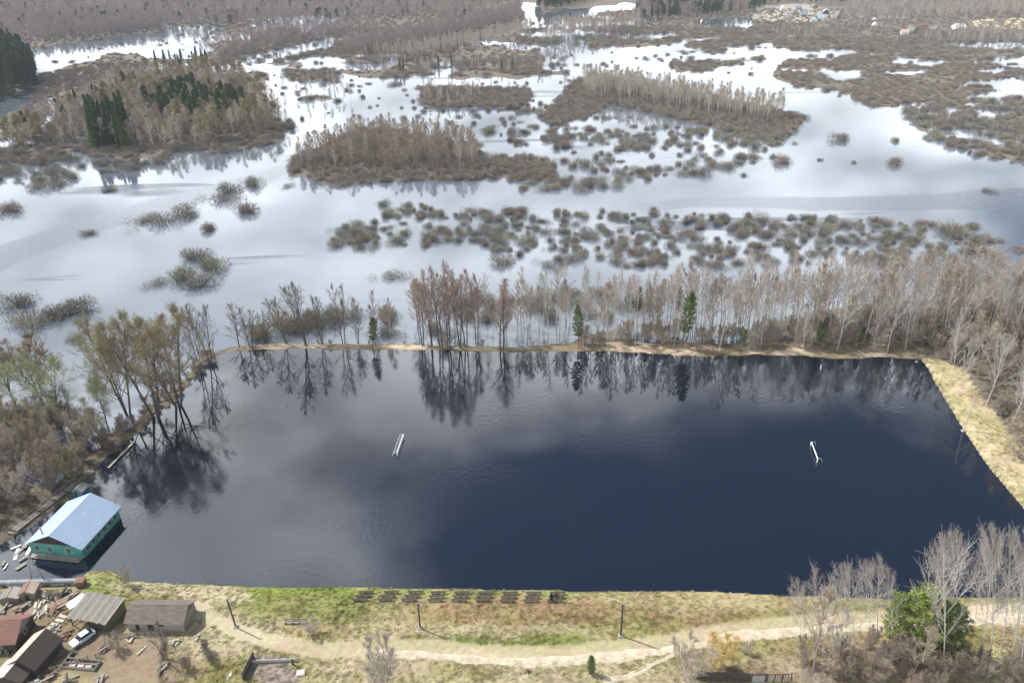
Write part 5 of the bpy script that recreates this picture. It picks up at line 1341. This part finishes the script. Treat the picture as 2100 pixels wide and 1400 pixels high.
for sx in (-1, 1):
    for yy in (-1.3, 1.3):
        wh = MB().tube([(sx * 0.62, yy, .31), (sx * 0.86, yy, .31)], 0.31, 14).build('wheel', 'tyre', car)
        MB().tube([(sx * 0.85, yy, .31), (sx * 0.88, yy, .31)], 0.19, 10).build('rim', 'pipe', wh)
    MB().box((sx * 0.55, -2.08, .62), (0.32, 0.08, 0.14)).build('headlight', 'insulator', car)
    MB().box((sx * 0.58, 2.06, .72), (0.26, 0.06, 0.16)).build('tail_light', 'rust', car)
    MB().box((sx * 0.92, -0.72, 0.98), (0.18, 0.1, 0.12)).build('mirror', 'car_paint', car)

# old grey barn with two missing roof strips
x, y, z = place(382, 1291)
barn = gable_house('grey_barn', 'old grey barn with torn roof and three dark openings', 'barn', (x, y + 2.2, z), PI / 2 - 0.05, 5.0, 10.2, 2.1, 3.6, 0.35, 'wood_grey', 'roof_old', 'roof_old', 'moss')
for u, ww, hh, zz in ((8.4, 0.6, 1.5, 0.9), (6.0, 1.0, 1.7, 0.9), (4.0, 0.9, 0.7, 1.5)):
    MB().box((-2.53, u, zz), (0.1, ww, hh)).build('opening', 'dark', barn)
for u in (1.5, 2.3):
    s_ = (3.6 - 2.1) / 2.5
    MB().slab((-0.15, u, 3.6 - .15 * s_ + .03), (-2.7, u - 0.35, 3.6 - 2.7 * s_ + .03), (-2.7, u - 0.05, 3.6 - 2.7 * s_ + .03), (-0.15, u + 0.22, 3.6 - .15 * s_ + .03), 0.02).build('missing_strip', 'dark' if u < 2 else 'wood_pale', barn)

# boardwalk of pale slabs
p0, p1 = np.array(place(58, 1335)), np.array(place(138, 1256))
Lb = np.linalg.norm(p1[:2] - p0[:2])
bw = thing('boardwalk', 'diagonal walkway of pale boards through the yard', 'boardwalk', tuple(p0), math.atan2(p1[1] - p0[1], p1[0] - p0[0]))
for i in range(int(Lb / 0.95)):
    MB().box((0.4 + i * 0.95, random.uniform(-0.15, 0.15), 0.10), (0.62, 1.7, 0.08), random.uniform(-0.1, 0.1)).build('slab', 'wood_pale', bw)
for sy in (-0.6, 0.6):
    MB().box((Lb / 2, sy, 0.02), (Lb, 0.12, 0.08)).build('bearer', 'wood_dark', bw)

# leaning white sheet by the chamber
x, y, z = place(158, 1236)
ws_ = thing('metal_sheet', 'white corrugated sheet lying below the rusty chamber', 'metal sheet', (x, y, z), -0.75)
for i in range(7):
    MB().slab((-1.0 + i * 0.29, -1.6, 0.25 + 0.03 * (i % 2)), (-1.0 + (i + 1) * 0.29, -1.6, 0.25 + 0.03 * ((i + 1) % 2)), (-1.0 + (i + 1) * 0.29, 1.6, 0.75 + 0.03 * ((i + 1) % 2)), (-1.0 + i * 0.29, 1.6, 0.75 + 0.03 * (i % 2)), 0.02).build('corrugation', 'white_paint', ws_)
# junk piles of timber: each a thing with its boards
JUNK = [(45, 1248, 'rusty sheet pile just above the brown house', 2.6, 7, 'rust'), (8, 1250, 'grey crate boards at the edge above the brown house', 2.2, 6, 'wood_grey'), (130, 1218, 'dark posts pile between pipe and plank pile', 2.6, 8, 'wood_dark'),
        (70, 1262, 'pale boards at the brown house gable', 2.0, 5, 'wood_pale'), (112, 1290, 'grey boards beside the boardwalk middle', 2.4, 6, 'wood_grey'), (95, 1310, 'dark boards along the lower boardwalk', 2.6, 7, 'wood_dark'),
        (135, 1300, 'brown boards between boardwalk and parked car', 2.2, 6, 'rust'), (150, 1345, 'short logs in front of the car bumper', 1.6, 6, 'wood_dark'), (215, 1330, 'dark boards behind the parked car', 2.2, 7, 'wood_dark'),
        (205, 1395, 'grey stakes lying on the soil plot', 2.2, 5, 'wood_grey'), (75, 1398, 'pale offcuts next to the plank hut', 2.0, 6, 'wood_pale'), (300, 1330, 'long pale pole lying on the soil plot', 2.6, 2, 'wood_pale'),
        (330, 1372, 'leaning stake bundle at the soil plot edge', 2.4, 5, 'wood_grey'), (5, 1300, 'dark boards under the brown house wall', 2.6, 7, 'wood_dark'),
        (25, 1222, 'grey timber pile beside the orange-roofed shed', 2.6, 8, 'wood_grey'), (100, 1225, 'dark timber pile under the pipe, next to the orange-roofed shed', 3.0, 9, 'wood_dark'),
        (118, 1250, 'brown board pile at the upper end of the boardwalk', 2.4, 8, 'rust'), (92, 1255, 'pale board pile in the middle of the yard', 2.4, 7, 'wood_pale'),
        (150, 1222, 'grey plank pile beside the white corrugated sheet', 2.2, 7, 'wood_grey'), (105, 1335, 'dark plank pile between boardwalk and car', 2.2, 7, 'wood_dark'),
        (128, 1340, 'brown log pile in front of the parked car', 2.0, 6, 'rust'), (80, 1240, 'pale plank pile over the brown house roof', 2.2, 6, 'wood_pale'),
        (98, 1390, 'brown timber pile at the lower edge by the garden frame', 2.8, 8, 'rust'), (10, 1330, 'grey board pile between brown house and dark hut', 2.6, 7, 'wood_grey'),
        (35, 1315, 'long board pile beneath the brown house eave', 3.0, 6, 'wood_grey'), (140, 1395, 'dark soil boards under the garden frame', 2.6, 6, 'wood_dark'),
        (262, 1312, 'pale planks on the soil below the grey barn', 1.8, 4, 'wood_pale'), (405, 1308, 'pale planks beside the dark tangle', 1.6, 4, 'wood_pale'),
        (360, 1320, 'pale rubble boards under the black-stemmed tree', 1.8, 6, 'wood_pale'), (470, 1385, 'single pale board between tangle and garden wall', 1.2, 2, 'wood_pale')]
for bx, by, lb, s_, n, m in JUNK:
    x, y, z = place(bx, by)
    o = thing('timber_pile', lb, 'timber pile', (x, y, z), random.uniform(-0.8, 0.8), 'timber piles of the yard')
    for k in range(n):
        MB().box((random.uniform(-0.6, 0.6), random.uniform(-0.5, 0.5) * s_ * 0.6, 0.06 + 0.09 * k), (random.uniform(0.2, 0.5), s_ * random.uniform(0.5, 1.0), 0.07), random.uniform(-0.9, 0.9), random.uniform(-0.12, 0.12)).build('board', m if k % 3 else 'wood_grey', o)
# garden frame
x, y, z = place(160, 1372)
gf = thing('planter', 'low grey timber garden frame in the yard below the car', 'planter', (x, y, z), -0.12)
for yy in (0, 0.9, 1.8):
    MB().box((0, yy, 0.25), (6.2, 0.1, 0.5)).build('board', 'wood_grey', gf)
for xx in (-3.05, 3.05):
    MB().box((xx, 0.9, 0.25), (0.1, 2.0, 0.5)).build('end_board', 'wood_grey', gf)
for xx in (-1.2, 0.3, 1.7):
    MB().box((xx, 0.45, 0.42), (1.1, 0.5, 0.05), 0.05).build('cover_board', 'wood_pale', gf)

# picket fences of the yard
for (f0, f1, lb) in (((100, 1378), (212, 1345), 'grey picket fence between planter and soil plot'), ((0, 1222), (150, 1214), 'low picket fence along the grey pipe'), ((240, 1308), (336, 1302), 'broken picket fence below the grey barn'), ((336, 1304), (325, 1398), 'dark picket fence down the side of the soil plot')):
    p0, p1 = np.array(place(*f0)), np.array(place(*f1))
    Lf = np.linalg.norm(p1[:2] - p0[:2])
    pf = thing('picket_fence', lb, 'fence', tuple(p0), math.atan2(p1[1] - p0[1], p1[0] - p0[0]))
    for zz in (0.3, 0.85):
        MB().box((Lf / 2, 0.05, zz), (Lf, 0.05, 0.08)).build('rail', 'wood_grey', pf)
    for i in range(int(Lf / 0.3)):
        if random.random() < 0.15: continue
        MB().box((0.1 + i * 0.3, 0, 0.5 + random.uniform(-0.08, 0.05)), (0.12, 0.03, 1.2), random.uniform(-0.06, 0.06), random.uniform(-0.08, 0.08)).build('picket', 'wood_grey' if i % 4 else 'wood_dark', pf)
# garden enclosure
x, y, z = place(500, 1392)
gw = thing('garden_wall', 'dark leaning board wall of the small garden plot by the track', 'garden wall', (x, y, z), -0.12)
for i in range(9):
    MB().box((0.15 * random.uniform(-1, 1) * 0.3, i * 0.52, 0.75), (0.08, 0.48, 1.6), random.uniform(-0.05, 0.05)).build('board', 'wood_dark', gw)
MB().box((0.1, 2.1, 1.1), (0.1, 4.7, 0.12)).build('rail', 'wood_grey', gw)
x, y, z = place(517, 1358)
gl = thing('garden_kerb', 'low grey concrete wall closing the small garden plot', 'garden wall', (x, y, z), 0.02)
for i in range(5):
    MB().box((0.75 + i * 1.52, 0, 0.25), (1.48, 0.22, 0.7)).build('block', 'concrete', gl)
x, y, z = place(601, 1362)
gp = thing('garden_post', 'short dark post at the corner of the small garden plot', 'post', (x, y, z))
MB().box((0, 0, 0.7), (0.3, 0.25, 1.5), taper=0.9).build('shaft', 'wood_dark', gp)
MB().box((0, 0, 1.47), (0.36, 0.3, 0.06)).build('cap', 'wood_grey', gp)
x, y, z = place(617, 1380)
ps = thing('concrete_slab', 'pinkish concrete slab beside the garden post', 'slab', (x, y, z), 0.15)
MB().box((0, 0, 0.14), (1.4, 1.1, 0.28), taper=0.97).build('block', 'pink_slab', ps)
MB().box((0, 0, 0.30), (1.2, 0.9, 0.05)).build('top', 'pink_slab', ps)

# dark board fence bottom
p0, p1 = np.array(place(1428, 1392)), np.array(place(1540, 1398))
Lf = np.linalg.norm(p1[:2] - p0[:2])
bf = thing('board_fence', 'dark tall board fence behind the yellow shrub', 'fence', tuple(p0), math.atan2(p1[1] - p0[1], p1[0] - p0[0]))
n = int(Lf / 0.22)
for i in range(n):
    MB().box((0.11 + i * 0.22, 0, 0.95 + random.uniform(-0.06, 0.06)), (0.19, 0.05, 2.1), 0).build('board', 'wood_dark', bf)
for zz in (0.5, 1.5):
    MB().box((Lf / 2, 0.06, zz), (Lf, 0.07, 0.1)).build('rail', 'wood_dark', bf)
for i in range(5):
    MB().box((i * Lf / 4, 0.12, 1.0), (0.14, 0.14, 2.4)).build('post', 'wood_grey', bf)
p2 = np.array(place(1622, 1396))
Lg = np.linalg.norm(p2[:2] - p1[:2])
gfz = thing('gate_fence', 'grey gate panel and slat fence continuing the dark board fence', 'fence', tuple(p1), math.atan2(p2[1] - p1[1], p2[0] - p1[0]))
MB().box((1.1, -0.08, 0.85), (2.0, 0.06, 1.6)).build('gate_panel', 'concrete', gfz)
MB().box((Lg / 2, 0, 1.75), (Lg, 0.1, 0.12)).build('top_rail', 'wood_dark', gfz)
for i in range(int((Lg - 2.4) / 0.42)):
    MB().box((2.5 + i * 0.42, 0.0, 0.8), (0.26, 0.05, 1.8)).build('slat', 'wood_grey' if i % 3 else 'wood_dark', gfz)
for xx in (0.03, 2.25, Lg):
    MB().box((xx, 0.1, 0.9), (0.14, 0.12, 2.1)).build('post', 'wood_dark', gfz)

# ---------------------------------------------------------------- benches of the stand
cols = [(745, 1225), (797, 1225), (846, 1225), (896, 1226), (945, 1226), (994, 1226), (1043, 1227), (1092, 1227), (1141, 1227)]
rows = [(-9, 4.0, 'front'), (-1, 0.0, 'middle'), (6.5, -4.0, 'rear')]
ordn = ['first', 'second', 'third', 'fourth', 'fifth', 'sixth', 'seventh', 'eighth', 'ninth']
BENCH = {}
for c, (bx, by) in enumerate(cols):
    for dy_, dx_, rn in rows:
        x, y, z = place(bx + dx_ * (1.6 if c < 3 else 0.7), by + dy_)
        lb = '%s bench of the %s bench block counted from the clubhouse side' % (dict(front='water-side', middle='middle', rear='track-side')[rn], ordn[c])
        o = thing('spectator_bench', lb, 'bench', (x, y, z), -0.01, 'benches of the stand')
        BENCH[(c, rn)] = (x, y, z)
        for yy in (-0.13, 0.13):
            MB().box((0, yy, 0.46), (2.9, 0.22, 0.06)).build('seat_plank', 'wood_dark', o)
        for xx in (-1.1, 0, 1.1):
            MB().box((xx, 0, 0.15), (0.12, 0.26, 0.56)).build('leg', 'wood_dark', o)
x, y, z = place(607, 1278)
db = thing('players_bench', 'long lone bench with plank back on the grass below the stand', 'bench', (x, y, z), -0.01)
MB().box((0, 0, 0.45), (4.2, 0.4, 0.06)).build('seat', 'wood_grey', db)
MB().box((0, 0.24, 0.85), (4.2, 0.05, 0.35)).build('back', 'wood_grey', db)
for xx in (-1.9, -0.6, 0.6, 1.9):
    MB().box((xx, 0.05, 0.2), (0.12, 0.4, 0.48)).build('leg', 'wood_dark', db)
    MB().box((xx, 0.19, 0.7), (0.08, 0.04, 0.6)).build('back_post', 'wood_dark', db)

# two seated people in dark clothes
def person(loc, rz, label, cloth):
    o = thing('person', label, 'person', loc, rz)
    # joints of a seated figure facing -y, seat at z 0
    J = dict(pel=((0, 0, 0.10), .15), sp=((0, 0.03, 0.32), .15), ch=((0, 0.0, 0.52), .17), nk=((0, -0.03, 0.66), .065), hd=((0, -0.05, 0.76), .095), tp=((0, -0.05, 0.87), .075))
    for s_, sx in (('l', -1), ('r', 1)):
        J['hip' + s_] = ((sx * .11, -0.05, 0.08), .10); J['kn' + s_] = ((sx * .14, -0.46, 0.10), .075); J['an' + s_] = ((sx * .14, -0.44, -0.36), .05); J['ft' + s_] = ((sx * .15, -0.60, -0.42), .045)
        J['sh' + s_] = ((sx * .19, 0.0, 0.56), .075); J['el' + s_] = ((sx * .24, -0.10, 0.32), .055); J['wr' + s_] = ((sx * .14, -0.32, 0.22), .04); J['ha' + s_] = ((sx * .10, -0.40, 0.20), .04)
    E_ = [('pel', 'sp'), ('sp', 'ch'), ('ch', 'nk'), ('nk', 'hd'), ('hd', 'tp')]
    for s_ in 'lr':
        E_ += [('pel', 'hip' + s_), ('hip' + s_, 'kn' + s_), ('kn' + s_, 'an' + s_), ('an' + s_, 'ft' + s_), ('ch', 'sh' + s_), ('sh' + s_, 'el' + s_), ('el' + s_, 'wr' + s_), ('wr' + s_, 'ha' + s_)]
    ks = list(J)
    me_ = bpy.data.meshes.new('body')
    me_.from_pydata([J[k][0] for k in ks], [(ks.index(a), ks.index(b)) for a, b in E_], [])
    me_.materials.append(MT[cloth])
    b = link('body', me_, o)
    md = b.modifiers.new('skin', 'SKIN')
    if not me_.skin_vertices: me_.skin_vertices.new()
    for i, k in enumerate(ks):
        me_.skin_vertices[0].data[i].radius = (J[k][1], J[k][1]); me_.skin_vertices[0].data[i].use_root = (k == 'pel')
    b.modifiers.new('smooth', 'SUBSURF').levels = 1
    b.modifiers['smooth'].render_levels = 2
    hm = bpy.data.meshes.new('face'); bm = bmesh.new()
    bmesh.ops.create_uvsphere(bm, u_segments=12, v_segments=8, radius=0.105, matrix=Matrix.Translation((0, -0.062, 0.775)) @ Matrix.Diagonal((0.82, 0.95, 1.2, 1)))
    bm.to_mesh(hm); bm.free(); hm.materials.append(MT['skin']); link('face', hm, o)
    hm = bpy.data.meshes.new('hair'); bm = bmesh.new()
    bmesh.ops.create_uvsphere(bm, u_segments=12, v_segments=8, radius=0.12, matrix=Matrix.Translation((0, -0.035, 0.81)) @ Matrix.Diagonal((0.88, 0.95, 1.0, 1)))
    bm.to_mesh(hm); bm.free(); hm.materials.append(MT['hair']); link('hair', hm, o)
    for sx in (-1, 1):
        hm = MB()
        for f in range(4):
            hm.tube([(sx * (.10 - .02 * f) + .01, -0.42, .20), (sx * (.10 - .02 * f), -0.47, .19), (sx * (.10 - .02 * f), -0.50 + 0.006 * f, .165)], [.012, .011, .009], 5)
        hm.tube([(sx * .06, -0.40, .21), (sx * .035, -0.44, .20)], [.013, .01], 5)
        hm.build('hand', 'skin', o)
    return o
x, y, z = BENCH[(8, 'middle')]
person((x - 0.95, y - 0.05, z + 0.45), PI, 'person in black sitting at the near end of the last bench block', 'cloth_black')
x, y, z = BENCH[(8, 'middle')]
person((x - 0.15, y - 0.02, z + 0.45), PI, 'person in dark navy sitting beside the one in black', 'cloth_navy')
x, y, z = BENCH[(8, 'rear')]
person((x - 0.75, y - 0.02, z + 0.45), PI, 'person in black on the track-side bench behind the seated pair', 'cloth_black')

# ---------------------------------------------------------------- lighting poles
def pole(name, label, bx, by, ty, lean=(0, 0), r=0.17, m='wood_dark', lamp=True, base=None):
    x, y, z = place(bx, by) if base is None else raw(bx, by)
    h = tree_h(bx, by, ty)
    o = thing(name, label, 'pole', (x, y, z))
    MB().tube([(0, 0, -0.4), (lean[0] * 0.5, lean[1] * 0.5, h * 0.5), (lean[0], lean[1], h)], [r, r * 0.85, r * 0.7], 8).build('shaft', m, o)
    MB().box((0, 0, 0.1), (r * 5, r * 5, 0.35), taper=0.8).build('footing', 'concrete', o)
    if lamp:
        MB().box((lean[0] + 0.25, lean[1], h - 0.12), (0.75, 0.10, 0.10)).build('arm', 'pipe', o)
        MB().box((lean[0] + 0.55, lean[1] - 0.02, h - 0.25), (0.42, 0.22, 0.14), taper=0.8).build('lamp_head', 'insulator', o)
        for k in (-1, 1):
            MB().tube([(lean[0] + 0.09 * k, lean[1], h), (lean[0] + 0.09 * k, lean[1], h + 0.12)], 0.035, 5).build('insulator', 'insulator', o)
    return o
pole('lamp_pole', 'leaning wooden pole nearest the grey barn on the bank', 484, 1285, 1228, (-0.35, 0.0))
pole('lamp_pole', 'wooden pole below the third bench block', 862, 1288, 1237, (0.0, 0.0))
pole('lamp_pole', 'wooden pole with white lamp past the benches', 1273, 1303, 1238, (0.0, 0.0), r=0.19)
pole('lamp_pole', 'pale pole at the water edge of the bleached grass bank', 1975, 884, 815, (0.35, 0.0), m='wood_pale', base=1)
pole('lamp_pole', 'dark pole at the far corner of the pond', 1880, 742, 690, (0, 0), r=0.13)
for bx, by, lb in ((503, 834, 'thin stake sticking out of the pond nearer the dyke'), (590, 833, 'thin stake sticking out of the pond nearer the far trees'), (1683, 757, 'white marker stake in the pond by the bushy pine')):
    x, y, z = raw(bx, by)
    o = thing('marker_stake', lb, 'stake', (x, y, 0))
    wt = 'white' in lb
    MB().tube([(0, 0, -0.5), (-0.08, 0, 0.9 if not wt else 1.3)], 0.04 if not wt else 0.13, 6).build('shaft', 'white_paint' if wt else 'wood_dark', o)
    MB().box((-0.08, 0, 0.93 if not wt else 1.33), (0.12, 0.1, 0.08)).build('top', 'white_paint' if wt else 'wood_dark', o)

# ---------------------------------------------------------------- goals half under water
def goal(name, label, a, b, back, zc, net):
    A, B_ = np.array(raw(*a, zc)), np.array(raw(*b, zc))
    # keep the regulation width about the middle of the two sight points
    m = (A + B_) / 2; d = (B_ - A); d[2] = 0; L_ = np.linalg.norm(d); d /= L_
    h_ = min(L_, 7.6) / 2
    A, B_ = m - d * h_, m + d * h_
    o = thing(name, label, 'goal', (m[0], m[1], 0))
    l = lambda p: np.array(p) - np.array([m[0], m[1], 0])
    r = 0.13
    MB().tube([l(A), l(B_)], r, 8).build('crossbar', 'white_paint', o)
    bk = np.array([back, 0, 0])
    for P in (A, B_):
        lo = l(P).copy(); lo[2] = -0.8
        MB().tube([lo, l(P)], r, 8).build('post', 'white_paint', o)
        MB().tube([l(P), l(P) + bk * 0.55, l(P) + bk - np.array([0, 0, zc + 0.6])], 0.05, 6).build('stay', 'net', o)
    if net:
        nt = MB()
        for i in range(13):
            t = i / 12
            p = l(A) * (1 - t) + l(B_) * t
            nt.tube([p, p + bk * 0.55 - np.array([0, 0, 0.12]), p + bk - np.array([0, 0, zc + 0.4])], 0.02, 3)
        for s_ in (0.3, 0.55, 0.8):
            q = bk * s_ - np.array([0, 0, 0.2 * s_ + (max(0, s_ - .55)) * 2])
            nt.tube([l(A) + q, l(B_) + q], 0.02, 3)
        n_ = nt.build('net', 'net', o)
        n_['kind'] = 'stuff'
    return o
goal('football_goal', 'white goal frame with torn net half sunk in the pond, nearer the clubhouse', (829, 886), (813, 932), -1.5, 0.95, True)
goal('football_goal', 'bare white goal frame half sunk in the pond, nearer the grass bank', (1664, 906), (1677, 940), 1.5, 1.0, False)

# board on the dyke
x0_, x1_ = np.array(raw(222, 960, 0.25)), np.array(raw(276, 905, 0.25))
Ld = np.linalg.norm(x1_ - x0_)
lbm = thing('long_plank', 'long pale plank lying along the dyke edge under the willows', 'plank', tuple(x0_), math.atan2(x1_[1] - x0_[1], x1_[0] - x0_[0]))
for i in range(3):
    MB().box((Ld * (i + 0.5) / 3, 0.05 * (i % 2), 0.12), (Ld / 3 - 0.06, 0.45, 0.1)).build('board', 'wood_pale', lbm)
    MB().box((Ld * (i + 0.5) / 3, 0, -0.2), (0.2, 0.3, 0.6)).build('support', 'wood_dark', lbm)
# stump by the track
x, y, z = place(1081, 1376)
stp = thing('tree_stump', 'reddish uprooted stump beside the sandy track', 'stump', (x, y, z))
MB().tube([(0, 0, -0.1), (0.05, 0, 0.25), (0.1, 0.03, 0.5)], [0.42, 0.28, 0.24], 9).build('trunk', 'rust', stp)
for k in range(5):
    a = k * 1.26
    MB().tube([(0, 0, 0.15), (math.cos(a) * 0.5, math.sin(a) * 0.5, 0.12), (math.cos(a) * 0.85, math.sin(a) * 0.85, -0.05)], [0.13, 0.09, 0.04], 5).build('root', 'rust', stp)

# ---------------------------------------------------------------- far village
VILL = [(1607, 22, 9, 7, 'white_paint', 'roof_metal', 'white house at the wooded end of the far village'), (1585, 26, 8, 7, 'wood_grey', 'roof_slate', 'grey house beside the white one at the wooded end'),
        (1630, 30, 8, 7, 'wall_pale', 'roof_slate', 'pale house with grey roof in the far village'), (1652, 34, 7, 6, 'wood_grey', 'roof_metal', 'small house with bright tin roof next to the green-roofed house'),
        (1668, 44, 10, 9, 'white_paint', 'roof_green', 'green-roofed house with a white side, largest of the far village'), (1690, 40, 10, 7, 'white_paint', 'roof_metal', 'long white building beside the green-roofed house'),
        (1694, 29, 9, 8, 'wood_dark', 'roof_metal', 'dark house behind the long white building'), (1620, 42, 9, 6, 'wall_pale', 'roof_slate', 'low shed in front of the far village'),
        (1672, 18, 9, 8, 'wood_grey', 'roof_slate', 'grey-roofed house at the back of the far village'), (1642, 20, 8, 7, 'wall_pale', 'roof_metal', 'tin-roofed house at the back of the far village'),
        (1720, 38, 8, 6, 'wall_pale', 'roof_slate', 'pale barn at the open end of the far village'), (1975, 60, 13, 9, 'white_paint', 'white_paint', 'long white barn alone beyond the meadow'),
        (1876, 68, 9, 7, 'wall_pale', 'roof_slate', 'first farm shed beyond the brown plain'), (1900, 64, 8, 7, 'wood_dark', 'roof_brown', 'dark farm shed with brown roof beyond the plain'),
        (1922, 66, 8, 7, 'wood_grey', 'roof_slate', 'grey farm shed near the white barn'), (1862, 72, 8, 6, 'white_paint', 'roof_pink', 'small pale farmhouse at the hedge end'),
        (1795, 58, 6, 5, 'white_paint', 'white_paint', 'tiny white hut between village and farm sheds'), (2050, 50, 10, 8, 'wood_grey', 'roof_slate', 'lone grey barn on the bleached field')]
for k, (bx, by, w_, l_, wl_, rf, lb) in enumerate(VILL):
    x, y, z = place(bx, by)
    gable_house('village_house', lb, 'house', (x, y, z), random.uniform(-0.6, 0.6) + (PI / 2 if k % 2 else 0), w_ * 0.85, l_ * 1.3, 3.0, 6.0, 0.4, wl_, rf, rf, wl_,
                wins=[('front', -1.5, 1.6, 1.1, 1.3), ('front', 1.5, 1.6, 1.1, 1.3), ('right', 3, 1.6, 1.1, 1.3), ('left', 3, 1.6, 1.1, 1.3)], group='far village houses')

# ---------------------------------------------------------------- haze over the floodplain
hz = MB().box((0, 4200, 57), (26000, 12000, 120))
hm = bpy.data.materials.new('haze_air'); hm.use_nodes = True
hn, hl = hm.node_tree.nodes, hm.node_tree.links
hn.clear()
pv = N(hn, 'ShaderNodeVolumePrincipled'); pv.inputs['Color'].default_value = (0.74, 0.83, 1.0, 1); pv.inputs['Density'].default_value = HAZE
ho = N(hn, 'ShaderNodeOutputMaterial'); hl.new(pv.outputs[0], ho.inputs['Volume'])
MT['haze'] = hm
if HAZE > 0:
    tag(hz.build('haze', 'haze'), 'thin bluish air over the floodplain', None, None, 'stuff')
